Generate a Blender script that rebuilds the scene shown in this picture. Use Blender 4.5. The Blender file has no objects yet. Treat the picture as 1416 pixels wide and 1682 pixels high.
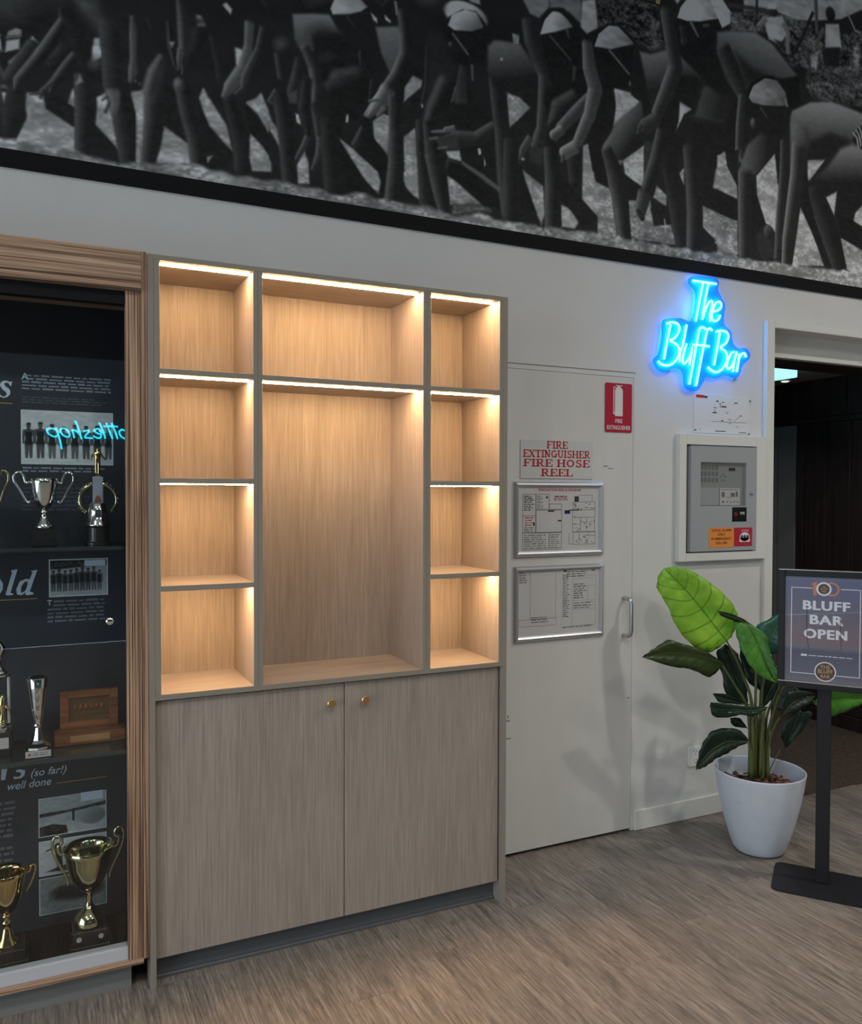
import bpy, bmesh, math, json, random
import numpy as np
from mathutils import Vector, Matrix
random.seed(4)
scene = bpy.context.scene
C = scene.collection
PI = math.pi

# ------------------------------------------------------------------ camera
cam_d = bpy.data.cameras.new('camera'); cam = bpy.data.objects.new('camera', cam_d); C.objects.link(cam)
yaw, pitch, roll, focal_px = 0.44276, -0.021499, -0.0026556, 1344.2876
fw = Vector((math.sin(yaw)*math.cos(pitch), math.cos(yaw)*math.cos(pitch), math.sin(pitch)))
rt = Vector((math.cos(yaw), -math.sin(yaw), 0)); dn = fw.cross(rt)
r2 = rt*math.cos(roll) + dn*math.sin(roll); d2 = dn*math.cos(roll) - rt*math.sin(roll)
cam.matrix_world = Matrix(((r2.x, -d2.x, -fw.x, -0.29488), (r2.y, -d2.y, -fw.y, -2.66857), (r2.z, -d2.z, -fw.z, 1.56), (0, 0, 0, 1)))
cam_d.sensor_fit = 'VERTICAL'; cam_d.sensor_height = 36; cam_d.lens = focal_px/1682*36
cam_d.clip_start = 0.05
scene.camera = cam

# ------------------------------------------------------------------ world, lamps, exposure
SKY = 4.6; LAMP = 0.45
w = bpy.data.worlds.new('daylight'); scene.world = w; w.use_nodes = True
bg = w.node_tree.nodes['Background']; bg.inputs[0].default_value = (0.72, 0.86, 1.0, 1); bg.inputs[1].default_value = SKY
scene.view_settings.view_transform = 'Standard'; scene.view_settings.look = 'None'
scene.view_settings.exposure = 0.0; scene.view_settings.gamma = 1.0
scene.view_settings.use_curve_mapping = False
scene.cycles.use_denoising = True
scene.cycles.max_bounces = 8

def lamp(loc, power, size, col=(1, 0.955, 0.89)):
    l = bpy.data.lights.new('ceiling_lamp', 'AREA'); l.shape = 'DISK'; l.size = size; l.energy = power*LAMP; l.color = col; l.spread = math.radians(150)
    o = bpy.data.objects.new('ceiling_lamp', l); C.objects.link(o); o.location = loc
    return o
for (x, y, p, s) in [(-2.2, -3.0, 74, .5), (0.7, -3.0, 84, .4), (3.7, -1.8, 84, .12), (5.4, -3.4, 60, .3), (2.4, -4.8, 80, .5), (-1.5, -5.0, 66, .5)]:
    lamp((x, y, 4.3), p, s)
lamp((3.3, 2.3, 2.33), 9, .3)      # unseen lamp added deep inside to brighten the bar

# ------------------------------------------------------------------ helpers
def tag(o, label=None, cat=None, group=None, kind=None):
    if label: o['label'] = label
    if cat: o['category'] = cat
    if group: o['group'] = group
    if kind: o['kind'] = kind
    return o
def thing(name, loc, label=None, cat=None, group=None, rz=0):
    o = bpy.data.objects.new(name, None); C.objects.link(o); o.location = loc; o.rotation_euler = (0, 0, rz)
    o.empty_display_size = 0.1
    return tag(o, label, cat, group)
def root_of(o):
    while o.parent: o = o.parent
    return o
def build(name, bm, mats, parent=None, origin=None, smooth=False):
    """one mesh object from a bmesh in world metres (or local ones for a turned thing)"""
    me = bpy.data.meshes.new(name)
    if parent is not None:
        r = root_of(parent)
        off = Vector((0, 0, 0)) if (r.rotation_euler.z or r.get('local')) else r.location
    else:
        off = Vector(origin) if origin is not None else Vector((0, 0, 0))
    bmesh.ops.translate(bm, verts=bm.verts, vec=-off)
    bm.normal_update()
    bm.to_mesh(me); bm.free()
    for m in (mats if isinstance(mats, (list, tuple)) else [mats]): me.materials.append(m)
    if smooth: me.polygons.foreach_set('use_smooth', [True]*len(me.polygons))
    o = bpy.data.objects.new(name, me); C.objects.link(o)
    if parent is not None: o.parent = parent
    else: o.location = off
    return o
def struct(name, bm, mats, parent=None, **k):
    o = build(name, bm, mats, parent, **k); o['kind'] = 'structure'; return o
def box(bm, x0, x1, y0, y1, z0, z1, bev=0, mi=0, seg=1):
    vs = [bm.verts.new((x, y, z)) for x in (x0, x1) for y in (y0, y1) for z in (z0, z1)]
    fs = [bm.faces.new([vs[i] for i in q]) for q in ((0, 1, 3, 2), (4, 6, 7, 5), (0, 4, 5, 1), (2, 3, 7, 6), (0, 2, 6, 4), (1, 5, 7, 3))]
    for f in fs: f.material_index = mi
    if bev:
        es = list({e for f in fs for e in f.edges})
        r = bmesh.ops.bevel(bm, geom=es, offset=bev, segments=seg, affect='EDGES', profile=.5)
        for f in r['faces']: f.material_index = mi
    return bm
def nb(): return bmesh.new()
def B(*a, **k): return box(nb(), *a, **k)
def lathe(bm, prof, cx, cy, n=32, mi=0, sx=1, sy=1):
    rings = []
    for r, z in prof:
        rings.append([bm.verts.new((cx + max(r, 1e-4)*math.cos(2*PI*i/n)*sx, cy + max(r, 1e-4)*math.sin(2*PI*i/n)*sy, z)) for i in range(n)])
    for a, b in zip(rings, rings[1:]):
        for i in range(n):
            f = bm.faces.new((a[i], a[(i+1) % n], b[(i+1) % n], b[i])); f.material_index = mi
    bm.faces.new(rings[0][::-1]); bm.faces.new(rings[-1])
    return bm
def spline(pts, sub=4):
    P = [Vector(p) for p in pts]
    if len(P) < 3:
        return [P[0].lerp(P[-1], i/sub) for i in range(sub+1)]
    Q = [2*P[0]-P[1]] + P + [2*P[-1]-P[-2]]; out = []
    for i in range(1, len(Q)-2):
        a, b, c, d = Q[i-1:i+3]
        for k in range(sub):
            t = k/sub
            out.append(.5*((2*b) + (c-a)*t + (2*a-5*b+4*c-d)*t*t + (3*b-a-3*c+d)*t**3))
    out.append(P[-1]); return out
def tube(bm, pts, r0, r1=None, n=8, mi=0):
    r1 = r0 if r1 is None else r1; P = [Vector(p) for p in pts]; m = len(P); rings = []
    up = Vector((0.13, 0.31, 0.94))
    for i, p in enumerate(P):
        t = (P[min(i+1, m-1)] - P[max(i-1, 0)]).normalized()
        s = t.cross(up)
        if s.length < .05: s = t.cross(Vector((1, 0, 0)))
        s.normalize(); u = s.cross(t); r = r0 + (r1-r0)*i/(m-1); 
        rings.append([bm.verts.new(p + (s*math.cos(2*PI*k/n) + u*math.sin(2*PI*k/n))*r) for k in range(n)])
    for a, b in zip(rings, rings[1:]):
        for k in range(n): bm.faces.new((a[k], a[(k+1) % n], b[(k+1) % n], b[k])).material_index = mi
    bm.faces.new(rings[0][::-1]); bm.faces.new(rings[-1])
    return bm
def prism(bm, pts, y0, y1, mi=0):
    """outline in (x,z), thickness along y"""
    a = [bm.verts.new((x, y0, z)) for x, z in pts]; b = [bm.verts.new((x, y1, z)) for x, z in pts]; n = len(pts)
    fs = [bm.faces.new(a), bm.faces.new(b[::-1])]
    for i in range(n): fs.append(bm.faces.new((a[i], b[i], b[(i+1) % n], a[(i+1) % n])))
    for f in fs: f.material_index = mi
    bmesh.ops.recalc_face_normals(bm, faces=fs)
    return bm
def rrect(x0, x1, z0, z1, r, n=4):
    out = []
    for cx, cz, a in ((x1-r, z1-r, 0), (x0+r, z1-r, 90), (x0+r, z0+r, 180), (x1-r, z0+r, 270)):
        for k in range(n+1):
            t = math.radians(a + 90*k/n); out.append((cx + r*math.cos(t), cz + r*math.sin(t)))
    return out
def disc(cx, cz, r, n=28, rx=1): return [(cx + rx*r*math.cos(2*PI*k/n), cz + r*math.sin(2*PI*k/n)) for k in range(n)]
def ring(bm, cx, cz, r0, r1, y0, y1, n=32, a0=0, a1=2*PI, rx=1):
    full = abs(a1-a0-2*PI) < 1e-6; rows = []
    for k in range(n if full else n+1):
        t = a0 + (a1-a0)*k/n; rows.append([bm.verts.new((cx + rx*r*math.cos(t), y, cz + r*math.sin(t))) for r, y in ((r0, y0), (r1, y0), (r1, y1), (r0, y1))])
    for k in range(n):
        a, b = rows[k], rows[(k+1) % len(rows)]
        for q in range(4): bm.faces.new((a[q], a[(q+1) % 4], b[(q+1) % 4], b[q]))
    bmesh.ops.recalc_face_normals(bm, faces=bm.faces)
    return bm
def text(bm, s, x, z, y, size, align='CENTER', bold=0.0, shear=0.0, sx=1.0, thick=0.0004, spacing=1.0):
    """flat lettering facing -y; x,z = baseline anchor; built-in font"""
    cu = bpy.data.curves.new('lettering', 'FONT'); cu.body = s; cu.size = size; cu.align_x = align
    cu.offset = bold*size; cu.shear = shear; cu.extrude = thick; cu.space_character = spacing; cu.resolution_u = 3
    o = bpy.data.objects.new('lettering', cu); C.objects.link(o)
    dg = bpy.context.evaluated_depsgraph_get(); dg.update()
    me = bpy.data.meshes.new_from_object(o.evaluated_get(dg))
    n0 = len(bm.verts); bm.from_mesh(me); bm.verts.ensure_lookup_table()
    for v in bm.verts[n0:]:
        c = v.co.copy(); v.co = (x + c.x*sx, y - c.z, z + c.y)
    bpy.data.objects.remove(o); bpy.data.curves.remove(cu); bpy.data.meshes.remove(me)
    return bm

# ------------------------------------------------------------------ materials
def mat(name, col, rough=.5, metal=0, spec=.5, emit=None, strength=0):
    m = bpy.data.materials.new(name); m.use_nodes = True; b = m.node_tree.nodes['Principled BSDF']
    b.inputs['Base Color'].default_value = (*col, 1); b.inputs['Roughness'].default_value = rough; b.inputs['Metallic'].default_value = metal
    b.inputs['Specular IOR Level'].default_value = spec
    if emit: b.inputs['Emission Color'].default_value = (*emit, 1); b.inputs['Emission Strength'].default_value = strength
    return m
class NT:
    def __init__(s, m): s.t = m.node_tree; s.b = s.t.nodes['Principled BSDF']
    def n(s, typ, **k):
        o = s.t.nodes.new(typ)
        for a, v in k.items(): setattr(o, a, v)
        return o
    def l(s, a, b): s.t.links.new(a, b)
    def coords(s, scale, rnd=0):
        tc = s.n('ShaderNodeTexCoord'); mp = s.n('ShaderNodeMapping'); mp.inputs['Scale'].default_value = scale
        if rnd:
            oi = s.n('ShaderNodeObjectInfo'); mu = s.n('ShaderNodeVectorMath', operation='SCALE'); cb = s.n('ShaderNodeCombineXYZ')
            for i in range(3): s.l(oi.outputs['Random'], cb.inputs[i])
            s.l(cb.outputs[0], mu.inputs[0]); mu.inputs['Scale'].default_value = rnd
            ad = s.n('ShaderNodeVectorMath', operation='ADD'); s.l(tc.outputs['Object'], ad.inputs[0]); s.l(mu.outputs[0], ad.inputs[1]); s.l(ad.outputs[0], mp.inputs['Vector'])
        else: s.l(tc.outputs['Object'], mp.inputs['Vector'])
        return mp.outputs['Vector']
    def noise(s, v, scale, detail=4, rough=.6, dist=0):
        o = s.n('ShaderNodeTexNoise'); o.inputs['Scale'].default_value = scale; o.inputs['Detail'].default_value = detail
        o.inputs['Roughness'].default_value = rough; o.inputs['Distortion'].default_value = dist; s.l(v, o.inputs['Vector']); return o.outputs['Fac']
    def ramp(s, f, stops):
        o = s.n('ShaderNodeValToRGB'); e = o.color_ramp.elements
        while len(e) < len(stops): e.new(.5)
        for q, (p, c) in zip(e, stops): q.position = p; q.color = (*c, 1)
        s.l(f, o.inputs[0]); return o.outputs[0]
    def mix(s, a, b, f, mode='MIX'):
        o = s.n('ShaderNodeMix', data_type='RGBA', blend_type=mode); 
        for i, v in ((6, a), (7, b)):
            if isinstance(v, tuple): o.inputs[i].default_value = (*v, 1)
            else: s.l(v, o.inputs[i])
        if isinstance(f, (int, float)): o.inputs[0].default_value = f
        else: s.l(f, o.inputs[0])
        return o.outputs[2]
    def bump(s, f, st, dist=.002):
        o = s.n('ShaderNodeBump'); o.inputs['Strength'].default_value = st; o.inputs['Distance'].default_value = dist
        s.l(f, o.inputs['Height']); s.l(o.outputs[0], s.b.inputs['Normal'])
def srgb(r, g, b):
    return tuple((c/255/12.92 if c/255 <= .04045 else ((c/255+.055)/1.055)**2.4) for c in (r, g, b))
def grain(name, dark, mid, light, axis, fine=90, rough=.45, contrast=1.0, rnd=0, long=2.2, blot=2.2, soft=1.0):
    """long-grain timber or timber print; axis = grain direction 0,1,2"""
    m = mat(name, mid, rough, spec=.35); t = NT(m)
    sc = [1.0]*3; sc[axis] = long/fine
    v = t.coords(tuple(fine*s/10 for s in sc), rnd); f = t.noise(v, 10, 5, .62, .15)
    sc2 = [1.0]*3; sc2[axis] = .16
    v2 = t.coords(tuple(sc2), rnd*1.7); g = t.noise(v2, blot*4, 3, .55, .9)
    a = t.ramp(f, [(.5-.24/contrast, dark), (.5, mid), (.5+.24/contrast, light)])
    b = t.ramp(g, [(.3, (1-.20*soft, 1-.21*soft, 1-.22*soft)), (.5, (1, 1, 1)), (.72, (1+.13*soft, 1+.13*soft, 1+.14*soft))])
    c = t.mix(a, b, 1.0, 'MULTIPLY'); t.l(c, t.b.inputs['Base Color']); t.bump(f, .12, .0006)
    return m
M = {}
M['wall'] = mat('wall_paint', (.66, .66, .645), .62, spec=.3)
t = NT(M['wall']); f = t.noise(t.coords((1, 1, 1)), 3, 3); t.l(t.ramp(f, [(.3, (.645, .645, .63)), (.7, (.675, .675, .66))]), t.b.inputs['Base Color']); t.bump(t.noise(t.coords((1, 1, 1)), 260, 2), .08, .0008)
M['door'] = mat('door_paint', (.66, .655, .63), .45, spec=.4)
t = NT(M['door']); f = t.noise(t.coords((1, 1, .25)), 5, 4); t.l(t.ramp(f, [(.3, (.62, .615, .59)), (.7, (.675, .67, .645))]), t.b.inputs['Base Color'])
M['trim'] = mat('trim_paint', (.70, .70, .66), .38, spec=.45)
M['gap'] = mat('dark_gap', (.02, .02, .02), .8)
M['oak_v'] = grain('grey_oak_upright', srgb(131, 121, 112), srgb(152, 141, 131), srgb(170, 159, 149), 2, fine=170, contrast=.85, rnd=3.1, soft=.5, long=5.0)
M['oak_x'] = grain('grey_oak_level', srgb(131, 121, 112), srgb(152, 141, 131), srgb(170, 159, 149), 0, fine=170, contrast=.85, rnd=3.1, soft=.5, long=5.0)
M['edge'] = mat('shaded_edge_banding', srgb(138, 131, 119), .5, spec=.35)  # banding toned darker: shade of front edges the LEDs miss is in its colour
M['kick'] = mat('kick_laminate', srgb(88, 90, 94), .45)
M['brass'] = mat('brushed_brass', (.72, .52, .22), .28, 1)
M['led'] = mat('led_diffuser', (.9, .8, .65), .5, emit=(1.0, .615, .31), strength=250)
M['zebra_x'] = grain('zebrano_level', srgb(66, 47, 36), srgb(150, 119, 96), srgb(190, 160, 133), 0, fine=230, contrast=2.1, long=1.4)
M['zebra_v'] = grain('zebrano_upright', srgb(66, 47, 36), srgb(150, 119, 96), srgb(190, 160, 133), 2, fine=230, contrast=2.1, long=1.4)
M['plinth'] = mat('grey_plinth', srgb(124, 124, 122), .5)
M['alu'] = mat('satin_aluminium', (.62, .62, .64), .38, .9)
M['alu_w'] = mat('pale_track', (.50, .51, .54), .5)
M['black'] = mat('black_lining', (.010, .010, .011), .7, spec=.12)
M['panel'] = mat('navy_print', srgb(43, 49, 57), .5)
M['shelf_glass'] = mat('grey_shelf', srgb(52, 58, 60), .15)
M['silver'] = mat('polished_silver', (.84, .86, .84), .07, 1)
M['gold'] = mat('polished_gold', (.66, .50, .22), .07, 1)
M['pale_gold'] = mat('pale_gold', (.60, .56, .34), .10, 1)
M['wood'] = grain('plaque_timber', srgb(84, 48, 28), srgb(138, 86, 52), srgb(166, 110, 70), 0, fine=60)
M['blackbase'] = mat('black_base', (.018, .017, .016), .25)
M['acryl'] = mat('grey_acrylic', srgb(150, 154, 168), .2)
M['plate'] = mat('engraved_plate', (.60, .59, .58), .35, .4)
M['brown_relief'] = mat('bronze_relief', srgb(120, 92, 66), .4, .5)
M['ink_w'] = mat('pale_lettering', srgb(205, 222, 238), .6)
M['ink_dim'] = mat('dim_lettering', srgb(142, 152, 164), .6)
M['ink_gold'] = mat('gold_rule', srgb(186, 150, 84), .6)
M['red'] = mat('sign_red', srgb(176, 12, 48), .4)
M['white'] = mat('sign_white', (.74, .74, .72), .4)
M['paper'] = mat('paper', (.70, .70, .70), .55)
M['paper_w'] = mat('paper_on_wall', (.69, .69, .68), .5)
M['perspex'] = mat('sign_perspex', (.60, .61, .60), .25)
M['redtext'] = mat('red_lettering', srgb(190, 34, 44), .5)
M['ink'] = mat('black_ink', srgb(52, 52, 56), .6)
M['ink_lt'] = mat('grey_ink', srgb(120, 120, 124), .6)
M['ink_blue'] = mat('blue_ink', srgb(30, 30, 92), .6)
M['steel'] = mat('steel_handle', (.55, .55, .56), .3, .95)
M['grey_panel'] = mat('grey_enamel', srgb(158, 161, 164), .45)
M['grey_dark'] = mat('dark_window_back', srgb(96, 100, 102), .5)
M['grey_mid'] = mat('grey_fascia', srgb(136, 140, 138), .5)
M['orange'] = mat('orange_sticker', srgb(226, 140, 58), .5)
M['tube'] = mat('neon_tube', (.2, .6, .9), .4, emit=(.017, .37, 1.0), strength=38)
M['tube2'] = mat('cyan_neon_tube', (.1, .6, .7), .4, emit=(.01, .72, 1.0), strength=16)
def acrylic(name, col, clear):
    m = bpy.data.materials.new(name); m.use_nodes = True; nt = m.node_tree; nt.nodes.clear(); n = nt.nodes.new
    out = n('ShaderNodeOutputMaterial'); mx = n('ShaderNodeMixShader'); m2 = n('ShaderNodeMixShader'); tr = n('ShaderNodeBsdfTransparent'); tl = n('ShaderNodeBsdfTranslucent'); df = n('ShaderNodeBsdfDiffuse')
    tr.inputs[0].default_value = (*clear, 1); tl.inputs[0].default_value = (*col, 1); df.inputs[0].default_value = (*col, 1); mx.inputs[0].default_value = .55; m2.inputs[0].default_value = .5
    nt.links.new(tl.outputs[0], m2.inputs[1]); nt.links.new(df.outputs[0], m2.inputs[2]); nt.links.new(tr.outputs[0], mx.inputs[1]); nt.links.new(m2.outputs[0], mx.inputs[2]); nt.links.new(mx.outputs[0], out.inputs[0]); return m
M['backing'] = acrylic('blue_acrylic', (.04, .45, .95), (.6, .86, 1.0))
M['pot'] = mat('white_pot', (.66, .67, .69), .38)
t = NT(M['pot']); v = t.coords((1, 1, 1)); f = t.noise(v, 22, 6, .7); t.l(t.ramp(f, [(.25, (.36, .37, .38)), (.36, (.56, .60, .66)), (.6, (.60, .64, .71))]), t.b.inputs['Base Color'])
M['soil'] = mat('potting_mix', srgb(48, 32, 26), .9)
M['bark'] = mat('bark_chips', srgb(96, 58, 44), .8)
t = NT(M['bark']); f = t.noise(t.coords((1, 1, 1)), 40, 1); t.l(t.ramp(f, [(.35, srgb(50, 32, 26)), (.65, srgb(136, 86, 68))]), t.b.inputs['Base Color'])
M['stem'] = mat('leaf_stem', srgb(78, 86, 40), .45)
M['stand'] = mat('black_powder_coat', srgb(31, 31, 35), .45, spec=.3)
M['frame_edge'] = mat('silver_edge', (.50, .50, .47), .35, .7)
M['carpet'] = mat('brown_carpet', srgb(66, 54, 46), .95)
t = NT(M['carpet']); t.l(t.ramp(t.noise(t.coords((1, 1, 1)), 60, 3), [(.3, srgb(48, 39, 33)), (.7, srgb(82, 68, 58))]), t.b.inputs['Base Color'])
M['barwall'] = grain('dark_timber_panel', srgb(34, 26, 26), srgb(50, 40, 41), srgb(64, 50, 50), 2, fine=40)
M['bardoor'] = mat('charcoal_door', srgb(120, 120, 124), .5)
M['barceil'] = mat('bar_ceiling', srgb(140, 140, 138), .8)
M['beam'] = mat('maroon_beam', srgb(44, 28, 30), .5)
M['barlight'] = mat('light_panel', (.8, .9, .9), .5, emit=(.20, .55, .60), strength=2.4)
M['downlight'] = mat('downlight_lens', (.8, .8, .7), .4, emit=(1, .95, .85), strength=.9)
M['ceil'] = mat('ceiling_paint', (.6, .6, .58), .8)
M['dark_front'] = mat('charcoal_shopfront', (.05, .052, .056), .7, spec=.2)
M['outlet'] = mat('white_plastic', (.72, .72, .70), .3)
M['scuff'] = mat('scuff_grey', srgb(110, 108, 104), .7)
def glass(name, tint=(1, 1, 1), rough=0.0):
    m = bpy.data.materials.new(name); m.use_nodes = True; nt = m.node_tree; nt.nodes.clear()
    out = nt.nodes.new('ShaderNodeOutputMaterial'); mx = nt.nodes.new('ShaderNodeMixShader'); tr = nt.nodes.new('ShaderNodeBsdfTransparent'); gl = nt.nodes.new('ShaderNodeBsdfGlossy')
    lw = nt.nodes.new('ShaderNodeLayerWeight'); lw.inputs[0].default_value = .5
    pw_ = nt.nodes.new('ShaderNodeMath'); pw_.operation = 'POWER'; pw_.inputs[1].default_value = 5; ml = nt.nodes.new('ShaderNodeMath'); ml.operation = 'MULTIPLY_ADD'; ml.inputs[1].default_value = .96; ml.inputs[2].default_value = .042
    nt.links.new(lw.outputs['Facing'], pw_.inputs[0]); nt.links.new(pw_.outputs[0], ml.inputs[0])
    tr.inputs[0].default_value = (*tint, 1); gl.inputs['Roughness'].default_value = rough
    nt.links.new(ml.outputs[0], mx.inputs[0]); nt.links.new(tr.outputs[0], mx.inputs[1]); nt.links.new(gl.outputs[0], mx.inputs[2]); nt.links.new(mx.outputs[0], out.inputs[0])
    return m
M['glass'] = glass('case_glass', (.97, .985, .985))
M['clear'] = glass('clear_sheet', (.97, .97, .97), .32)
def vcol(name, rough=.55):
    m = mat(name, (.5, .5, .5), rough, spec=.12); t = NT(m); a = t.n('ShaderNodeAttribute'); a.attribute_name = 'print'; t.l(a.outputs['Color'], t.b.inputs['Base Color']); return m
M['mural'] = vcol('mural_print', .6); M['photo'] = vcol('photo_print', .35)

# floor timber: grain along y, each plank with its own tone
def floor_mat():
    m = mat('vinyl_plank', srgb(132, 118, 102), .42, spec=.35); t = NT(m)
    v = t.coords((26, .8, 1), 37); f = t.noise(v, 8, 4, .6, .5)
    v2 = t.coords((1.0, .20, 1), 53); g = t.noise(v2, 17, 8, .72, 1.1)
    v3 = t.coords((60, 3.0, 1), 11); h = t.noise(v3, 10, 3, .6, .3)
    v4 = t.coords((1, .22, 1), 71); w4 = t.n('ShaderNodeTexWave', wave_type='BANDS', bands_direction='X'); w4.inputs['Scale'].default_value = 14; w4.inputs['Distortion'].default_value = 22; w4.inputs['Detail'].default_value = 4; w4.inputs['Detail Scale'].default_value = .55; w4.inputs['Detail Roughness'].default_value = .62; t.l(v4, w4.inputs['Vector'])
    a = t.ramp(f, [(.32, srgb(112, 103, 96)), (.47, srgb(137, 128, 119)), (.55, srgb(147, 138, 129)), (.70, srgb(168, 160, 150))])
    a = t.mix(a, t.ramp(w4.outputs['Fac'], [(.0, (.76, .75, .74)), (.16, (.97, .97, .97)), (.8, (1, 1, 1)), (1, (1.12, 1.11, 1.09))]), .7, 'MULTIPLY')
    b = t.ramp(g, [(.30, (.50, .49, .48)), (.43, (.84, .83, .82)), (.54, (1.02, 1.02, 1.01)), (.68, (1.24, 1.22, 1.19))])
    c = t.mix(a, b, 1.0, 'MULTIPLY'); d = t.ramp(h, [(.36, (.80, .79, .78)), (.48, (1, 1, 1)), (.58, (1, 1, 1)), (.70, (1.16, 1.15, 1.13))]); c = t.mix(c, d, 1.0, 'MULTIPLY')
    oi = t.n('ShaderNodeObjectInfo'); e = t.ramp(oi.outputs['Random'], [(0, (.88, .88, .88)), (.5, (.97, .96, .95)), (1, (1.03, 1.02, 1.0))])
    t.l(t.mix(t.mix(c, e, 1.0, 'MULTIPLY'), (.86, .87, .88), 1.0, 'MULTIPLY'), t.b.inputs['Base Color']); t.bump(f, .15, .0005)
    return m
M['floor'] = floor_mat()

# ------------------------------------------------------------------ painted prints (colour attribute on a fine grid)
def vnoise(nz,nx,cz,cx,rng):
    a=rng.random((int(nz/cz)+3,int(nx/cx)+3))
    zz=np.arange(nz)/cz;xx=np.arange(nx)/cx
    i=zz.astype(int);j=xx.astype(int);u=(zz-i)[:,None];v=(xx-j)[None];u=u*u*(3-2*u);v=v*v*(3-2*v)
    A=a[i][:,j];B=a[i][:,j+1];Cc=a[i+1][:,j];Dd=a[i+1][:,j+1]
    return (A*(1-v)+B*v)*(1-u)+(Cc*(1-v)+Dd*v)*u
def paint_mural(ops,strip,x0,z0,nx,nz,st):
    """grey print values (0-255) on a grid in wall millimetres"""
    rng=np.random.default_rng(7)
    X=(x0+np.arange(nx)*st)[None];Z=(z0+np.arange(nz)*st)[:,None]
    fine=vnoise(nz,nx,1.6,2.6,rng)-.5;mid=vnoise(nz,nx,4,8,rng)-.5;big=vnoise(nz,nx,12,30,rng)-.5
    tex=[5*fine+3*mid,58*fine*(.5+mid)+34*mid+26*big,46*fine+44*mid+20*big,22*mid+16*big]
    im=np.full((nz,nx),32.)+2*fine+3*big
    def box(xs,zs,m):
        a=max(0,int((min(xs)-m-x0)/st));b=min(nx,int((max(xs)+m-x0)/st)+2)
        c=max(0,int((min(zs)-m-z0)/st));d=min(nz,int((max(zs)+m-z0)/st)+2)
        return slice(c,d),slice(a,b)
    def poly(pts,bl):
        s=box([p[0] for p in pts],[p[1] for p in pts],bl+2)
        x=X[:,s[1]]+0*Z[s[0]];z=Z[s[0]]+0*x
        d=np.full(x.shape,1e9);ins=np.zeros(x.shape,bool)
        for (ax,az),(bx,bz) in zip(pts,pts[1:]+pts[:1]):
            ex,ez=bx-ax,bz-az;l=max(ex*ex+ez*ez,1e-6)
            t=np.clip(((x-ax)*ex+(z-az)*ez)/l,0,1)
            d=np.minimum(d,(x-ax-t*ex)**2+(z-az-t*ez)**2)
            cz=(az>z)!=(bz>z)
            if ez:ins^=cz&(x<ax+(z-az)*ex/ez)
        d=np.sqrt(d)*np.where(ins,1,-1)
        al=np.clip(.5+d/(2*bl),0,1);return s,al*al*(3-2*al),x,z
    def put(s,al,v):im[s]=im[s]*(1-al)+v*al
    for o in ops:
        k=o[0]
        if k=='P':
            s,al,x,z=poly(o[2],o[3]);put(s,al,o[1]+tex[o[4]][s])
        elif k=='G':
            s,al,x,z=poly(o[5],o[6]);a,b=o[3],o[4];e=(b[0]-a[0],b[1]-a[1])
            t=np.clip(((x-a[0])*e[0]+(z-a[1])*e[1])/(e[0]**2+e[1]**2),0,1)
            put(s,al,o[1]+(o[2]-o[1])*t+tex[o[7]][s])
        elif k=='L':
            pts=o[3];bl=o[4];m=max(p[2] for p in pts)+bl
            s=box([p[0] for p in pts],[p[1] for p in pts],m);x=X[:,s[1]]+0*Z[s[0]];z=Z[s[0]]+0*x
            bd=np.full(x.shape,-1e9);sh=np.zeros(x.shape)
            fade=1.
            for q0,((ax,az,ar),(bx,bz,br)) in enumerate(zip(pts,pts[1:])):
                ex,ez=bx-ax,bz-az;l=max(ex*ex+ez*ez,1e-6)
                if q0==0:fade=np.clip(1+((x-ax)*ex+(z-az)*ez)/l**.5/(.8*ar),0,1)
                t=np.clip(((x-ax)*ex+(z-az)*ez)/l,0,1);r=ar+(br-ar)*t
                qx=x-ax-t*ex;qz=z-az-t*ez;d=r-np.hypot(qx,qz)
                q=(-.85*qx+.5*qz)/r;u=d>bd;sh=np.where(u,q,sh);bd=np.maximum(bd,d)
            al=np.clip(.5+bd/(2*bl),0,1);t=np.clip((sh+.25)/1.2,0,1)**1.5
            put(s,fade*al*al*(3-2*al),o[2]+(o[1]-o[2])*t+tex[0][s])
        else:
            _,lit,dk,cx,cz,rx,rz,bl=o;s=box([cx-rx,cx+rx],[cz-rz,cz+rz],bl)
            x=(X[:,s[1]]-cx)/rx;z=(Z[s[0]]-cz)/rz;d=1-np.hypot(x,z)
            al=np.clip(.5+d*min(rx,rz)/(2*bl),0,1);t=np.clip((-.75*x+.66*z+.5)/1.4,0,1)
            put(s,al,dk+(lit-dk)*t+tex[0][s])
    if strip is None: return np.clip(im,22,230)
    # trampled sand along the lower edge
    sx=np.array([p[0] for p in strip]);sz=np.array([p[1] for p in strip])
    top=np.interp(X[0],sx,sz)+14*(vnoise(1,nx,1,9,rng)[0]-.5)+22*(vnoise(1,nx,1,26,rng)[0]-.5)
    al=np.clip((top[None]-Z)/14+.5,0,1);put((slice(0,nz),slice(0,nx)),al,88+1.25*tex[1])
    return np.clip(im,22,200)

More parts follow.
